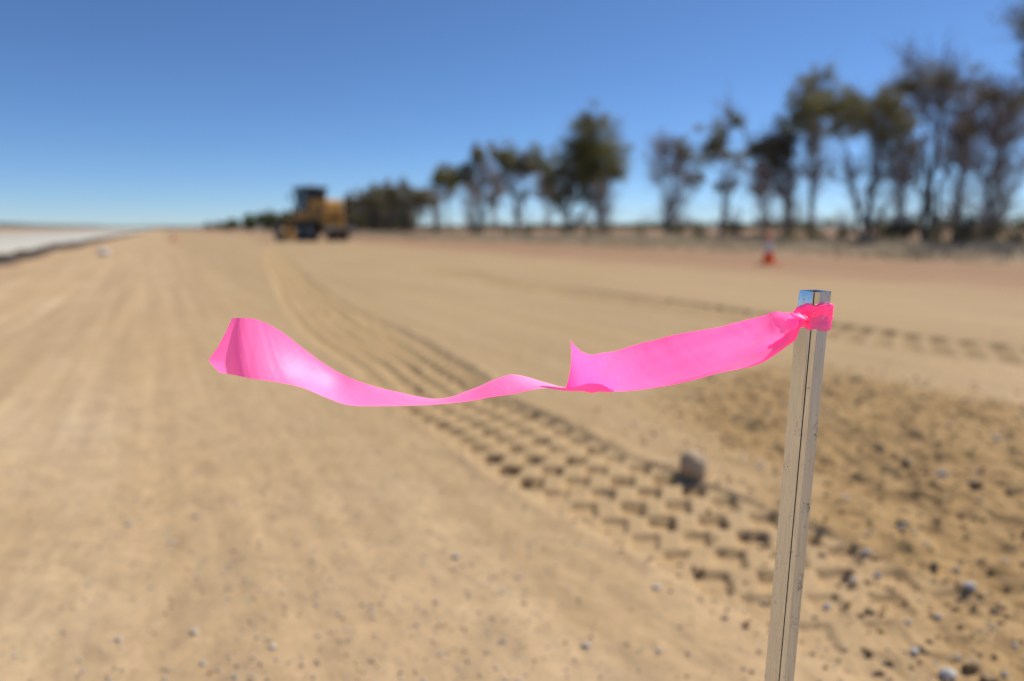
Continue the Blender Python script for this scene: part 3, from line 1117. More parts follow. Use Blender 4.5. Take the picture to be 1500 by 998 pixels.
    for sy in (-1, 1):
        bm = bmesh.new()
        for q in (0.55, 0.85, 1.15):
            box(bm, (0.45, sy * 0.86, q), (0.45, 0.16, 0.03))
        box(bm, (0.24, sy * 0.86, 0.86), (0.03, 0.14, 0.75))
        box(bm, (0.66, sy * 0.86, 0.86), (0.03, 0.14, 0.75))
        obj('steps', bm, BLK, R)
        bm = bmesh.new()
        tube(bm, [(0.85, sy * 0.74, 3.1), (0.98, sy * 1.0, 3.12), (0.98, sy * 1.02, 2.7)], 0.015, 6)
        box(bm, (0.98, sy * 1.04, 2.82), (0.04, 0.2, 0.34), bev=0.01)
        obj('mirror', bm, BLK, R)
    # gooseneck frame to the front axle
    bm = bmesh.new()
    pts = [(0.85, 0, 1.55), (1.4, 0, 1.85), (2.2, 0, 1.98), (2.7, 0, 1.75), (3.0, 0, 1.25)]
    for a, b in zip(pts[:-1], pts[1:]):
        A, B = Vector(a), Vector(b)
        d = B - A
        box(bm, (A + B) / 2, (d.length + 0.12, 0.34, 0.36), Matrix.Rotation(-math.atan2(d.z, d.x), 3, 'Y'), bev=0.03)
    obj('front_frame', bm, YEL, R)
    bm = bmesh.new()
    box(bm, (2.85, 0, 0.78), (0.26, 1.7, 0.24), bev=0.04)
    box(bm, (2.9, 0, 1.02), (0.35, 0.4, 0.5), bev=0.04)
    obj('front_axle', bm, BLK, R)
    bm = bmesh.new()
    box(bm, (3.42, 0, 0.95), (0.28, 1.3, 0.5), bev=0.05)
    box(bm, (3.18, 0, 1.0), (0.35, 0.3, 0.3), bev=0.02)
    obj('front_counterweight', bm, YEL, R)
    # blade, circle, drawbar and lift rams
    bm = bmesh.new()
    n = 10
    rot = Matrix.Rotation(0.35, 3, 'Z')
    pr = [(0.20 * math.cos(a) - 0.2, 0.42 + 0.36 * math.sin(a)) for a in np.linspace(-1.25, 1.25, n)]
    rows = []
    for yy in (-1.75, 1.75):
        for th in (0.0, 0.04):
            rows.append([bm.verts.new(Vector((1.75, 0, 0.05)) + rot @ Vector((-x - th, yy, z))) for x, z in pr])
    a0, a1, b0, b1 = rows
    for i in range(n - 1):
        bm.faces.new((a0[i], a0[i + 1], b0[i + 1], b0[i]))
        bm.faces.new((a1[i], b1[i], b1[i + 1], a1[i + 1]))
        bm.faces.new((a0[i], a1[i], a1[i + 1], a0[i + 1]))
        bm.faces.new((b0[i], b0[i + 1], b1[i + 1], b1[i]))
    bm.faces.new((a0[0], b0[0], b1[0], a1[0]))
    bm.faces.new((a0[-1], a1[-1], b1[-1], b0[-1]))
    obj('blade', bm, YEL, R)
    bm = bmesh.new()
    lathe(bm, [(0.62, 0.98), (0.72, 0.98), (0.72, 1.08), (0.62, 1.08), (0.62, 0.98)], 28, 'z', (1.75, 0, 0), cap=False)
    for sy in (-0.45, 0.45):
        box(bm, (1.72, sy, 0.86), (0.14, 0.12, 0.3))
    obj('blade_circle', bm, BLK, R)
    bm = bmesh.new()
    box(bm, (2.55, 0, 1.05), (1.5, 0.2, 0.14), bev=0.02)
    obj('drawbar', bm, YEL, R)
    for sy in (-0.55, 0.55):
        bm = bmesh.new()
        tube(bm, [(1.6, sy, 2.35), (1.65, sy, 1.6)], 0.06, 10)
        tube(bm, [(1.65, sy, 1.6), (1.70, sy, 1.05)], 0.035, 10)
        box(bm, (1.6, sy * 0.6, 2.0), (0.16, 0.5, 0.14))
        obj('lift_ram', bm, BLK, R)
    return R


gc = P(459, 353, 45.0)
make_grader((gc.x, gc.y, HZ(gc.x, gc.y) - 0.005), math.atan2(0.743, -0.669))

# ------------------------------------------------------------------ traffic cones
ct = NT('cone_orange_plastic')
cc = ct.ramp(ct.noise(ct.obj_co(), 8, 4), [(0.35, (0.85, 0.17, 0.04)), (0.7, (0.95, 0.25, 0.07))])
cd = ct.n('ShaderNodeBsdfDiffuse')
ctr = ct.n('ShaderNodeBsdfTranslucent')
cm = ct.n('ShaderNodeMixShader')
cm.inputs[0].default_value = 0.4
ct.l(cc, cd.inputs[0])
ct.l(cc, ctr.inputs[0])
ct.l(cd.outputs[0], cm.inputs[1])
ct.l(ctr.outputs[0], cm.inputs[2])
ct.l(cm.outputs[0], ct.out.inputs[0])
ORG = ct.m
WHT = simple('white_reflective_sleeve', (0.72, 0.71, 0.70), 0.4, var=0.08, scale=8)
CONEBASE = simple('cone_base_rubber', (0.60, 0.07, 0.03), 0.6, var=0.2, scale=8)


def make_cone(px, depth, h, label, tilt=0.0, group=None):
    q = P(px, 335 + CAM_H * FPX / depth, depth)
    z = HZ(q.x, q.y)
    R = empty('traffic_cone', (q.x, q.y, z - 0.004))
    R.rotation_euler = (tilt * 0.4, -tilt, 0.4)
    tag(R, label, 'cone', group)
    bm = bmesh.new()
    box(bm, (0, 0, 0.022 * h / 0.7), (0.54 * h, 0.54 * h, 0.045 * h), bev=0.01)
    obj('base', bm, CONEBASE, R)
    bm = bmesh.new()
    r1, r2 = 0.19 * h, 0.035 * h
    lathe(bm, [(r1 * 1.08, 0.045 * h), (r1, 0.07 * h), (r2, 0.97 * h), (r2 * 0.8, h), (r2 * 0.5, h), (r2 * 0.5, 0.9 * h)], 28)
    obj('cone_body', bm, ORG, R, True)
    rr = lambda t: r1 + (r2 - r1) * (t - 0.07) / 0.90 + 0.003
    bm = bmesh.new()
    lathe(bm, [(rr(0.40), 0.40 * h), (rr(0.40) + 0.001, 0.402 * h), (rr(0.76) + 0.001, 0.758 * h), (rr(0.76), 0.76 * h)], 28, cap=False)
    obj('reflective_sleeve', bm, WHT, R, True)


make_cone(1126, 15.6, 0.72, 'orange traffic cone with a white sleeve at the edge of the verge grass', 0.09)
make_cone(255, 46, 0.7, 'lone orange traffic cone standing out on the sand bed past the tape tails', 0.0)
make_cone(311, 140, 0.75, 'tiny far orange cone where the road bed meets the horizon', 0.0, 'far cones on the road bed')
make_cone(297, 150, 0.75, 'tiny far orange cone where the road bed meets the horizon', 0.0, 'far cones on the road bed')
make_cone(183, 110, 0.75, 'orange cone far off at the edge of the pale pavement', 0.0)

# ------------------------------------------------------------------ stones: single ones first, then loose gravel and clods
def stone_mat(name, a, b):
    t = NT(name)
    co = t.obj_co()
    c = t.mix(t.ramp(t.noise(co, 25, 6), [(0.35, (0, 0, 0)), (0.65, (1, 1, 1))]), a, b)
    t.bsdf(**{'Base Color': c, 'Roughness': 0.85, 'Normal': t.bump(t.noise(co, 120, 5), 0.5, 0.003)})
    return t.m


SM = {'tan': stone_mat('tan_stone', (0.38, 0.265, 0.15), (0.56, 0.42, 0.27)), 'pale': stone_mat('pale_stone', (0.46, 0.42, 0.36), (0.66, 0.62, 0.56)),
      'grey': stone_mat('grey_stone', (0.38, 0.345, 0.30), (0.52, 0.48, 0.425)), 'soil': stone_mat('clod_soil', (0.35, 0.23, 0.11), (0.46, 0.32, 0.165))}


def stone_bm(size, seed, sub=3, squash=(1, 1, 0.75)):
    rng = np.random.default_rng(seed)
    bm = bmesh.new()
    bmesh.ops.create_icosphere(bm, subdivisions=sub, radius=0.5)
    for _ in range(9):                         # broken facets
        nrm = Vector(rng.normal(size=3)).normalized()
        dd = rng.uniform(0.28, 0.44)
        for v in bm.verts:
            e = v.co.dot(nrm) - dd
            if e > 0:
                v.co -= nrm * e * 0.92
    o = rng.uniform(0, 50, 3)
    co = np.array([v.co[:] for v in bm.verts])
    nz = vnoise(co[:, 0] * 5 + o[0], co[:, 1] * 5 + co[:, 2] * 3 + o[1], seed) * 0.05 + vnoise(co[:, 0] * 13 + o[0], co[:, 2] * 13 + co[:, 1] * 7 + o[1], seed) * 0.02
    for v, q in zip(bm.verts, nz):
        v.co += v.co.normalized() * q
        v.co = Vector((v.co.x * squash[0], v.co.y * squash[1], v.co.z * squash[2])) * size
    return bm


def put_stone(name, label, px, py, wpx, mat, seed, squash=(1, 1, 0.75), cat='stone', group=None, sink=0.30):
    x, y = G(px, py)
    depth = y * CP + CAM_H * SP
    size = wpx * depth / FPX * (0.78 if name != 'stone' else 1.0)
    o = obj(name, stone_bm(size, seed, 3, squash), SM[mat], None, mat != 'soil')
    o.location = (x, y, HZ(x, y) + size * squash[2] * (0.5 - sink))
    o.rotation_euler = (0, 0, seed * 1.7)
    tag(o, label, cat, group)


put_stone('stone', 'large upright tan stone casting a dark shadow beside the tyre track', 1018, 698, 54, 'tan', 3, (0.9, 0.8, 0.95), sink=0.24)
for i, (px, py, w, m) in enumerate([(1388, 982, 38, 'pale'), (1420, 862, 24, 'pale'), (1268, 812, 20, 'pale'), (1212, 884, 18, 'grey'), (1330, 912, 15, 'grey'), (1405, 955, 16, 'grey'),
                                    (1378, 700, 22, 'grey'), (1458, 660, 14, 'pale'), (1320, 772, 15, 'grey'), (1250, 850, 16, 'pale'), (1472, 985, 16, 'grey'), (1340, 955, 18, 'pale'),
                                    (1390, 640, 13, 'pale'), (1240, 730, 13, 'pale'), (1375, 900, 16, 'pale')]):
    put_stone('small_stone', {'pale': 'small pale stone lying in the loose rough soil', 'grey': 'small grey stone lying in the loose rough soil'}[m], px, py, w, m, 30 + i, (1, 0.85, 0.72),
              group={'pale': 'pale stones in the loose soil', 'grey': 'grey stones in the loose soil'}[m], sink=0.2)
for i, (px, py, w) in enumerate([(1290, 665, 26), (1328, 684, 30), (1428, 712, 34), (1246, 838, 26), (1275, 895, 24), (1350, 950, 26), (1425, 968, 42), (1450, 990, 36), (1410, 745, 18), (1480, 720, 22), (1440, 815, 22),
                                 (1305, 860, 22), (1190, 800, 24), (1255, 560, 22), (1350, 590, 20), (1460, 890, 24), (1370, 830, 20)]):
    put_stone('soil_clod', 'crumbly brown clod of earth in the loose rough soil', px, py, w, 'soil', 70 + i, (1, 0.8, 0.62), 'clod', 'clods in the loose soil', 0.22)
for i, (px, py, w, m) in enumerate([(668, 818, 17, 'grey'), (413, 858, 0, 'grey'), (286, 940, 18, 'grey'), (190, 770, 15, 'grey'), (287, 760, 13, 'grey'), (250, 800, 13, 'pale'), (400, 960, 15, 'pale'), (175, 948, 16, 'grey'),
                                    (962, 866, 18, 'pale'), (760, 848, 11, 'pale'), (860, 955, 16, 'pale'), (735, 870, 13, 'grey'), (965, 960, 14, 'grey'), (300, 985, 15, 'grey'), (545, 900, 13, 'grey'), (505, 800, 11, 'grey'), (130, 860, 12, 'grey')]):
    if w:
        put_stone('pebble', {'pale': 'pale pebble on the smooth sand', 'grey': 'grey pebble on the smooth sand'}[m], px, py, w * 0.9, m, 110 + i, (1, 0.85, 0.42), 'pebble', {'pale': 'pale pebbles on the smooth sand', 'grey': 'grey pebbles on the smooth sand'}[m], 0.12)
x, y = G(151, 374)
o = obj('concrete_rubble', stone_bm(0.36, 8, 3, (1.1, 0.7, 0.6)), simple('white_rubble', (0.74, 0.73, 0.72), 0.8, var=0.1, scale=9, bump=0.01), None, False)
o.location = (x, y, HZ(x, y) + 0.07)
tag(o, 'white lump of rubble lying at the foot of the pavement edge', 'rubble')


def scatter(name, label, n, sampler, smin, smax, colors, seed, cat, power=2.2):
    rng = np.random.default_rng(seed)
    x, y = sampler(rng, n)
    h, rough, mask, lat = ground_fields(x, y)
    n = len(x)
    size = smin + (smax - smin) * rng.random(n) ** power
    bm = bmesh.new()
    bmesh.ops.create_icosphere(bm, subdivisions=1, radius=0.5)
    bm.verts.ensure_lookup_table()
    base = np.array([v.co[:] for v in bm.verts])
    faces = np.array([[v.index for v in f.verts] for f in bm.faces])
    bm.free()
    k = len(base)
    V = np.repeat(base[None], n, 0) * (1 + 0.45 * (rng.random((n, k, 1)) - 0.5))
    V *= (np.array([1, 1, 0.75]) * rng.uniform(0.65, 1.2, (n, 3)))[:, None, :]
    a = rng.uniform(0, 2 * np.pi, n)
    ca, sa = np.cos(a)[:, None], np.sin(a)[:, None]
    V = np.stack([V[..., 0] * ca - V[..., 1] * sa, V[..., 0] * sa + V[..., 1] * ca, V[..., 2]], 2) * size[:, None, None]
    V += np.stack([x, y, h + size * 0.18], 1)[:, None, :]
    F = (faces[None] + (np.arange(n) * k)[:, None, None]).reshape(-1, 3)
    me = np_mesh(name, V.reshape(-1, 3), F)
    at = me.attributes.new('tone', 'FLOAT', 'POINT')
    at.data.foreach_set('value', np.repeat(rng.random(n), k).astype(np.float32))
    t = NT(name + '_stone')
    tone = t.n('ShaderNodeAttribute', attribute_name='tone').outputs['Fac']
    c = t.ramp(tone, colors)
    t.bsdf(**{'Base Color': c, 'Roughness': 0.9, 'Normal': t.bump(t.noise(t.obj_co(), 200, 4), 0.4, 0.002)})
    o = link_mesh(name, me, t.m)
    tag(o, label, cat, kind='stuff')


def s_gravel(rng, n):
    y = 1.0 + rng.random(n) ** 1.7 * 4.5
    u = rng.uniform(-1.0, 1.0, n)
    x = u * (y * 0.82 + 0.4)
    lat = x * RQ.x + y * RQ.y
    alo = x * RD.x + y * RD.y
    dens = 0.32 + 0.9 * np.exp(-((lat - 0.30) / 0.30) ** 2) + 0.5 * (fbm(x / 0.5, y / 0.5, 9, 2) > 0.3)
    k = rng.random(n) < dens
    return x[k], y[k]


scatter('gravel', 'fine grey and tan gravel scattered over the sand', 15000, s_gravel, 0.003, 0.010,
        [(0.0, (0.30, 0.285, 0.265)), (0.3, (0.44, 0.415, 0.38)), (0.5, (0.42, 0.30, 0.18)), (0.8, (0.50, 0.38, 0.25)), (0.93, (0.62, 0.60, 0.55)), (0.98, (0.40, 0.17, 0.10))], 5, 'gravel', 3.0)


def s_rough(rng, n):
    x = rng.uniform(0.35, 3.2, n)
    y = rng.uniform(0.9, 4.1, n)
    sd = poly_sd(x, y, ROUGH) + 0.18 * rng.normal(size=n)
    k = sd > 0
    return x[k], y[k]


scatter('loose_soil_crumbs', 'loose crumbs and clods of brown soil', 9000, s_rough, 0.004, 0.021,
        [(0.0, (0.33, 0.21, 0.092)), (0.5, (0.42, 0.278, 0.126)), (0.86, (0.48, 0.335, 0.17)), (0.93, (0.44, 0.40, 0.34)), (0.98, (0.58, 0.54, 0.47))], 6, 'soil', 3.2)


def s_fringe(rng, n):
    x = rng.uniform(-0.8, 1.5, n)
    y = rng.uniform(1.0, 4.0, n)
    s, t = trackA.coords(x, y)
    k = (np.abs(np.abs(t) - 0.24) < 0.07 * rng.random(n) + 0.02)
    return x[k], y[k]


scatter('track_crumbs', 'sand crumbs squeezed out along the tyre track', 9000, s_fringe, 0.003, 0.014,
        [(0.0, (0.34, 0.235, 0.125)), (0.6, (0.46, 0.32, 0.18)), (0.9, (0.50, 0.37, 0.23))], 7, 'soil', 2.5)

# ------------------------------------------------------------------ metal stake
STK = P(1190.5, 428, 0.450)                    # front corner at the top


def make_stake():
    t = NT('galvanised_steel')
    co = t.obj_co()
    st = t.n('ShaderNodeMapping')
    st.inputs['Scale'].default_value = (1, 1, 0.06)
    t.l(co, st.inputs['Vector'])
    streak = t.noise(st.outputs[0], 900, 4, 0.6)
    spk = t.noise(co, 420, 5, 0.7)
    big = t.noise(co, 55, 4, 0.6)
    dirt = t.ramp(t.math('MULTIPLY', t.math('ADD', spk, t.math('MULTIPLY', big, 0.8)), 0.56), [(0.585, (0, 0, 0)), (0.65, (0.7, 0.7, 0.7))])
    c = t.mix(dirt, t.ramp(streak, [(0.3, (0.60, 0.64, 0.70)), (0.7, (0.76, 0.805, 0.87))]), (0.13, 0.115, 0.10))
    rg = t.math('ADD', t.math('MULTIPLY', streak, 0.14), t.math('MULTIPLY', dirt, 0.35))
    sepz = t.n('ShaderNodeSeparateXYZ')
    t.l(co, sepz.inputs[0])
    worn = t.math('MULTIPLY', t.math('SUBTRACT', 0.752, sepz.outputs['Z']), 6.0, True)     # dust lies below the hammered end
    rg = t.math('ADD', rg, t.math('ADD', t.math('MULTIPLY', worn, 0.20), 0.015))
    met = t.math('SUBTRACT', 1.0, t.math('MULTIPLY', dirt, 0.8))
    t.bsdf(**{'Base Color': c, 'Metallic': met, 'Roughness': rg, 'Normal': t.bump(t.math('ADD', streak, spk), 0.12, 0.0006)})
    # folded square profile, front corner at the origin; legs run back-left and back-right
    az = math.atan2(STK.x, STK.y)
    view = Vector((math.sin(az), math.cos(az)))
    right = Vector((math.cos(az), -math.sin(az)))
    w = 0.0149
    th = math.radians(39.5)
    eL = (-right * math.sin(th) + view * math.cos(th))      # along the left face
    eR = (right * math.cos(th) + view * math.sin(th))       # along the right face

    def q(a, b):
        v = eL * a + eR * b
        return Vector((v.x, v.y))
    m = 0.0014
    # outer outline with rounded corners, a thin fold groove right of the front corner
    prof = [q(w, 0.0008), q(w - 0.0008, 0), q(0.0006, 0), q(0.0001, 0.0004), q(0.0001, 0.0009), q(0.0022, 0.0010), q(0.0022, 0.0014), q(-0.0003, 0.0015), q(-0.0006, 0.0024), q(-0.0006, 0.0054), q(0.0, 0.0062), q(0.0, w - 0.0008), q(0.0008, w),
            q(w - 0.0008, w), q(w, w - 0.0008)]
    inn = [q(w - m, m + 0.0012), q(w - m, w - m), q(m + 0.0022, w - m), q(m + 0.0022, m + 0.0012)]
    bm = bmesh.new()
    zs = [-0.25] + list(np.linspace(0.0, 0.725, 30)) + list(np.linspace(0.733, STK.z, 14))
    rings = []
    nrmL = -(eR)
    for z in zs:
        k = max(0.0, (z - (STK.z - 0.014)) / 0.014)
        ring = []
        for i, p in enumerate(prof):
            d = Vector((0, 0))
            if i in (0, 1, 2):                     # hammered end: the left face leans in
                d = eR * (0.0011 * k ** 1.6)
            if i in (11, 12, 13):
                d = eR * (0.0006 * k)
            ring.append(bm.verts.new((p.x + d.x - (STK.z - z) * 0.019, p.y + d.y, z)))
        rings.append(ring)
    n = len(prof)
    for a, b in zip(rings[:-1], rings[1:]):
        for i in range(n):
            bm.faces.new((a[i], a[(i + 1) % n], b[(i + 1) % n], b[i]))
    top_o = rings[-1]
    top_i = [bm.verts.new((p.x, p.y, STK.z - 0.0003)) for p in inn]
    low_i = [bm.verts.new((p.x, p.y, STK.z - 0.09)) for p in inn]
    ni = len(inn)
    for i in range(ni):
        bm.faces.new((top_i[i], low_i[i], low_i[(i + 1) % ni], top_i[(i + 1) % ni]))
    bm.faces.new(low_i)
    eds = [e for e in bm.edges if e.is_boundary and all(v.co.z > STK.z - 0.001 for v in e.verts)]
    bmesh.ops.triangle_fill(bm, use_beauty=True, edges=eds)
    def face_mat(nm, r_lo, tint):
        t = NT(nm)
        co = t.obj_co()
        st = t.n('ShaderNodeMapping')
        st.inputs['Scale'].default_value = (1, 1, 0.035)
        t.l(co, st.inputs['Vector'])
        streak = t.noise(st.outputs[0], 700, 5, 0.65)
        spk = t.noise(co, 520, 5, 0.7)
        dirt = t.ramp(t.math('MULTIPLY', t.math('ADD', spk, t.math('MULTIPLY', t.noise(co, 60, 4), 0.8)), 0.56), [(0.56, (0, 0, 0)), (0.62, (0.7, 0.7, 0.7))])
        c = t.mix(dirt, t.ramp(streak, [(0.3, tuple(0.72 * q for q in tint)), (0.7, tint)]), (0.16, 0.14, 0.12))
        t.bsdf(**{'Base Color': c, 'Metallic': t.math('SUBTRACT', 1.0, t.math('MULTIPLY', dirt, 0.8)), 'Roughness': t.math('ADD', t.math('MULTIPLY', streak, 0.25), r_lo), 'Normal': t.bump(t.math('ADD', streak, spk), 0.2, 0.0006)})
        return t.m
    o = obj('survey_stake', bm, t.m)
    o.data.materials.append(face_mat('reflection_toned_zinc', 0.26, (0.62, 0.665, 0.73)))
    for f in o.data.polygons:
        if f.normal.x * -eL.x + f.normal.y * -eL.y > 0.6 and f.center.x * eR.x + f.center.y * eR.y + (STK.z - f.center.z) * 0.019 * eR.x > 0.0056:      # most of the right face: rougher, tint darkened to imitate its grey reflection
            f.material_index = 1
    o.location = (STK.x, STK.y, 0)
    tag(o, 'dusty square metal survey stake with pink tape tied round its top', 'stake')
    return q, eL, eR, w


q_, eL_, eR_, W_ = make_stake()


# ------------------------------------------------------------------ pink flagging tape
def tape_mat():
    t = NT('pink_flagging_film')
    co = t.obj_co()
    d = t.n('ShaderNodeBsdfDiffuse')
    d.inputs[0].default_value = (0.80, 0.17, 0.45, 1)
    tr = t.n('ShaderNodeBsdfTranslucent')
    tr.inputs[0].default_value = (0.98, 0.12, 0.37, 1)
    m1 = t.n('ShaderNodeAddShader')          # fluorescent film: both faces glow back the short-wave light they take in
    t.l(d.outputs[0], m1.inputs[0])
    t.l(tr.outputs[0], m1.inputs[1])
    g = t.n('ShaderNodeBsdfGlossy', Roughness=0.5)
    g.inputs[0].default_value = (1, 0.95, 0.98, 1)
    fr = t.n('ShaderNodeFresnel', IOR=1.5)
    m2 = t.n('ShaderNodeMixShader')
    t.l(t.math('ADD', t.math('MULTIPLY', fr.outputs[0], 0.48), 0.012), m2.inputs[0])
    t.l(m1.outputs[0], m2.inputs[1])
    t.l(g.outputs[0], m2.inputs[2])
    nb = t.bump(t.noise(co, 130, 3, 0.5), 0.10, 0.002)
    for nd in (d, g):
        t.l(nb, nd.inputs['Normal'])
    t.l(m2.outputs[0], t.out.inputs[0])
    return t.m


PINK = tape_mat()
TAPE = empty('flagging_tape', (STK.x, STK.y, STK.z - 0.014))
tag(TAPE, 'bright pink plastic flagging tape tied to the stake, two tails blowing in the wind', 'tape')
TW = 0.0335


def cr(vals, u):
    vals = np.array(vals, float)
    k = len(vals)
    i = np.clip(np.floor(u).astype(int), 0, k - 2)
    f = (u - i)
    if vals.ndim > 1:
        f = f[:, None]
    p0, p1, p2, p3 = vals[np.clip(i - 1, 0, k - 1)], vals[i], vals[i + 1], vals[np.clip(i + 2, 0, k - 1)]
    return 0.5 * (2 * p1 + (p2 - p0) * f + (2 * p0 - 5 * p1 + 4 * p2 - p3) * f ** 2 + (3 * p1 - p0 - 3 * p2 + p3) * f ** 3)


def tail(secs, n_len, n_w, crease=None, curl=None, end_cut=None):
    """secs: (top x, top y, bottom x, bottom y, centre depth, tilt sign, width factor, bow)"""
    T, B, bow = [], [], []
    for (xt, yt, xb, yb, dc, sg, wf, bw) in secs:
        hh = math.hypot(xt - xb, yt - yb) * dc / FPX
        dz = math.sqrt(max(0.0, (TW * wf) ** 2 - hh ** 2)) * sg
        T.append(P(xt, yt, dc + dz / 2)[:])
        B.append(P(xb, yb, dc - dz / 2)[:])
        bow.append(bw)
    u = np.linspace(0, len(secs) - 1, n_len)
    T, B = cr(T, u), cr(B, u)
    bow = cr(bow, u)
    V = np.zeros((n_len, n_w, 3))
    tang = np.gradient((T + B) / 2, axis=0)
    for j in range(n_w):
        w = j / (n_w - 1)
        V[:, j] = T * (1 - w) + B * w
    across = B - T
    nrm = np.cross(tang, across)
    nrm /= np.linalg.norm(nrm, axis=1)[:, None] + 1e-12
    w = np.linspace(0, 1, n_w)
    off = bow[:, None] * (4 * w * (1 - w))[None, :]
    if crease is not None:
        off = off + crease(u[:, None] / (len(secs) - 1), w[None, :])
    V += nrm[:, None, :] * off[..., None]
    if end_cut is not None:
        V = end_cut(V)
    return V


def sheet(name, V, parent):
    n, m = V.shape[:2]
    idx = np.arange(n * m).reshape(n, m)
    f = np.stack([idx[:-1, :-1].ravel(), idx[1:, :-1].ravel(), idx[1:, 1:].ravel(), idx[:-1, 1:].ravel()], 1)
    v = V.reshape(-1, 3) - np.array(TAPE.location)
    o = link_mesh(name, np_mesh(name, v, f), PINK, parent, True)
    return o


def crinkle(u, w, seed):
    # small sharp folds that run across and askew in the thin film
    a = u * (34 if seed == 1 else 62)
    n1 = np.abs(vnoise(a + w * 3.0, w * 2.0 + u * 5, 200 + seed))
    n2 = np.abs(vnoise(a * 2.3 - w * 4.0, w * 3.0 + 7, 210 + seed))
    return (0.00035 if seed == 1 else 0.00014) * ((0.5 - n1) + 0.5 * (0.5 - n2))


def crease1(u, w):
    g = np.exp(-u / 0.16)
    return g * (0.0042 * np.sin(w * 10 + u * 12) + 0.0028 * np.sin(w * 19 - u * 26 + 1)) * np.clip(u / 0.03, 0, 1) + 0.0009 * np.sin(u * 22 + w * 2.5) + 0.0004 * np.sin(u * 47 - w * 5) + crinkle(u, w, 1)


def crease2(u, w):
    return 0.0006 * np.sin(u * 30 + w * 3) + crinkle(u, w, 2)


tail1 = tail([(1172, 459, 1173, 467, 0.4475, -1, 0.32, 0.0), (1158, 457, 1163, 484, 0.445, -1, 0.62, 0.003), (1140, 456, 1146, 499, 0.443, -1, 0.85, 0.004), (1118, 462, 1116, 513, 0.441, -1, 1, 0.004),
              (1061, 477, 1056, 540, 0.440, -1, 1, 0.003), (997, 490, 990, 560, 0.440, -1, 1, 0.002), (940, 502, 930, 570, 0.441, -1, 1, 0.001), (898, 514, 893, 573, 0.444, -1, 1, 0.0),
              (872, 520, 868, 574, 0.450, -1, 1, -0.002), (852, 514, 848, 572, 0.458, -1, 1, -0.004), (836, 497, 828, 568, 0.464, -1, 1, -0.003)], 320, 41, crease1)
sheet('short_tail', tail1, TAPE)
tail2 = tail([(1172, 461, 1174, 470, 0.4495, 1, 0.35, 0.0), (1160, 468, 1166, 494, 0.453, 1, 0.6, -0.002), (1146, 474, 1152, 507, 0.457, 1, 0.85, -0.003), (1110, 482, 1112, 534, 0.460, 1, 1, -0.002),
              (1060, 492, 1056, 547, 0.462, 1, 1, -0.002), (1000, 504, 995, 562, 0.464, 1, 1, 0.0), (940, 516, 935, 571, 0.464, 1, 1, 0.0), (900, 522, 898, 574, 0.464, 1, 1, 0.0),
              (877, 536, 880, 575, 0.463, 1, 1, 0.002), (858, 562, 862, 574, 0.462, 1, 1, 0.002), (828, 568, 830, 572.5, 0.460, 1, 1, 0.0), (797, 561, 795, 568, 0.457, 1, 1, 0.0), (754, 549, 752, 577, 0.454, 1, 1, 0.003),
              (726, 554, 722, 583, 0.452, 1, 1, 0.003), (689, 570, 686, 589, 0.451, 1, 1, 0.001), (642, 585, 640, 592, 0.450, 1, 1, 0.0), (580, 575, 572, 594, 0.448, 1, 1, -0.001), (530, 560, 512, 594, 0.446, 1, 1, -0.002),
              (490, 541, 478, 584, 0.445, 1, 1, -0.003), (448, 513, 440, 568, 0.438, 1, 1.05, -0.003), (408, 484, 402, 559, 0.431, 1, 1.18, -0.002), (376, 469, 366, 554, 0.427, 1, 1.28, 0.001), (352, 465.5, 345, 550, 0.428, 1, 1.2, 0.003),
              (339, 466, 326, 547, 0.440, 1, 1.08, 0.002)], 560, 33, crease2)


def ragged(V):
    # torn end: middle bitten in towards the top, a corner left at the bottom
    n, m = V.shape[:2]
    w = np.linspace(0, 1, m)
    shape = np.interp(w, [0, 0.3, 0.55, 0.82, 1.0], [0.0, 0.0015, 0.0050, 0.0125, 0.0020])
    t = V[-1] - V[-6]
    t /= np.linalg.norm(t, axis=1)[:, None]
    lead = np.linspace(0, 1, 22) ** 1.5
    d = np.array([-0.86, 0.42, 0.05])
    for k in range(22):
        V[n - 22 + k] += (shape * lead[k])[:, None] * d[None, :]
    return V


sheet('long_tail', ragged(tail2), TAPE)


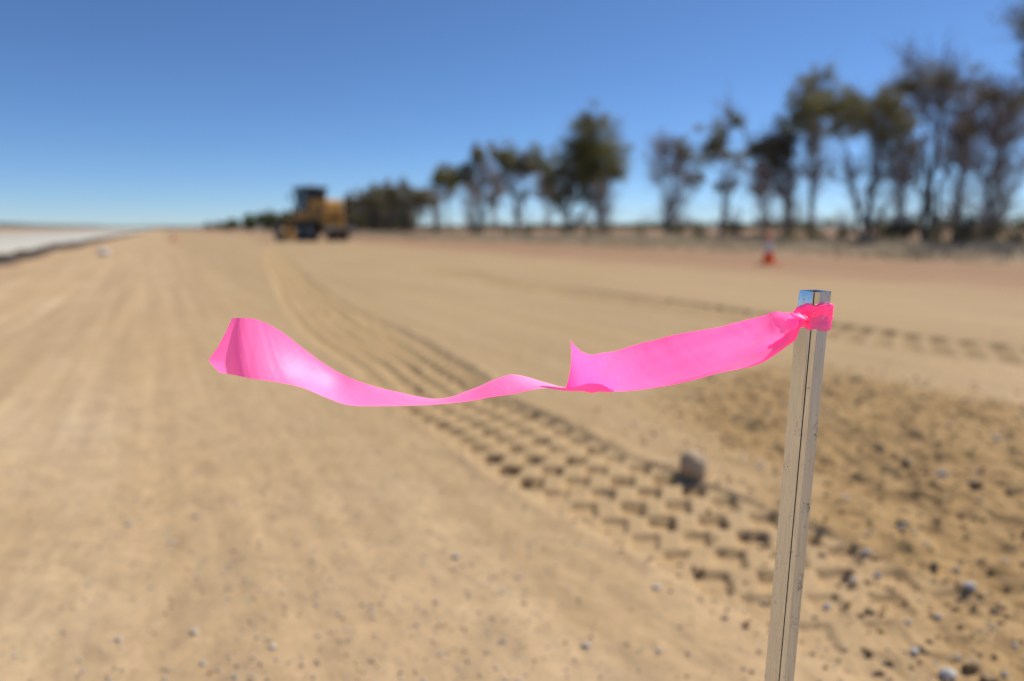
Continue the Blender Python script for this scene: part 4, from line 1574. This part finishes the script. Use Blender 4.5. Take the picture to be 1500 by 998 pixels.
def make_wrap():
    """the turns of tape round the stake and the knot at its left corner"""
    az = math.atan2(STK.x, STK.y)
    c = q_(W_ / 2, W_ / 2)
    g = 0.0007
    out = [(-g, -g), (W_ * 0.33, -g - 0.0006), (W_ * 0.7, -g - 0.0004), (W_ + g, -g), (W_ + g, W_ * 0.5), (W_ + g, W_ + g), (W_ * 0.5, W_ + g), (-g, W_ + g), (-g - 0.0010, W_ * 0.72), (-g - 0.0012, W_ * 0.4)]
    n = 120
    u = np.linspace(0, len(out), n)
    pts = np.array([q_(a, b)[:] for a, b in out + out[:1]])
    i = np.clip(np.floor(u).astype(int), 0, len(out) - 1)
    f = (u - i)[:, None]
    xy = pts[i] * (1 - f) + pts[np.clip(i + 1, 0, len(out))] * f
    cc = np.array(c[:])
    top0 = STK.z - 0.0090
    s = u / len(out)
    for lay, (zt, hh, grow, ph) in enumerate([(STK.z - 0.0088, 0.0165, 1.0, 0.3), (STK.z - 0.0095, 0.0075, 1.03, 1.9)]):
        m = 17
        V = np.zeros((n, m, 3))
        pin = np.exp(-((s - 0.28) / 0.10) ** 2)              # pinched towards the knot on the left face
        for j in range(m):
            w = j / (m - 1)
            fold = 0.0006 * math.sin(w * 9 + ph) * np.sin(u * 1.3 + ph + w * 3) + 0.0003 * np.sin(u * 2.1 + w * 13 + ph)
            mid = 0.5 + (w - 0.5) * (1 - 0.62 * pin)
            rr = grow + (np.abs(fold) + 0.0002) / (W_ * 0.62)
            V[:, j, :2] = cc + (xy - cc) * rr[:, None]
            tilt = 0.0018 * np.sin(2 * np.pi * s + 0.6 + lay * 2.2)
            V[:, j, 2] = zt - hh * mid + tilt * (1.0 if lay else 0.6) + 0.0006 * np.sin(u * 3 + w * 5 + ph)
        V[-1] = V[0]
        V[..., 0] += STK.x
        V[..., 1] += STK.y
        sheet('wrap', V, TAPE)
    # knot: a small crumpled bundle where the tails leave
    kc = P(1173.5, 465, 0.4475)
    bm = bmesh.new()
    bmesh.ops.create_icosphere(bm, subdivisions=4, radius=1.0)
    co = np.array([v.co[:] for v in bm.verts])
    r = 1 + 0.22 * np.sin(co[:, 2] * 5 + co[:, 0] * 3) + 0.16 * np.sin(co[:, 0] * 8 - co[:, 2] * 6 + co[:, 1] * 4) + 0.08 * np.sin(co[:, 1] * 13 + co[:, 2] * 9)
    for v, k in zip(bm.verts, r):
        v.co = Vector((v.co.x * 0.0036 * k, v.co.y * 0.0032 * k, v.co.z * 0.0030 * k)) + kc - TAPE.location
    obj('knot', bm, PINK, TAPE, True)


make_wrap()
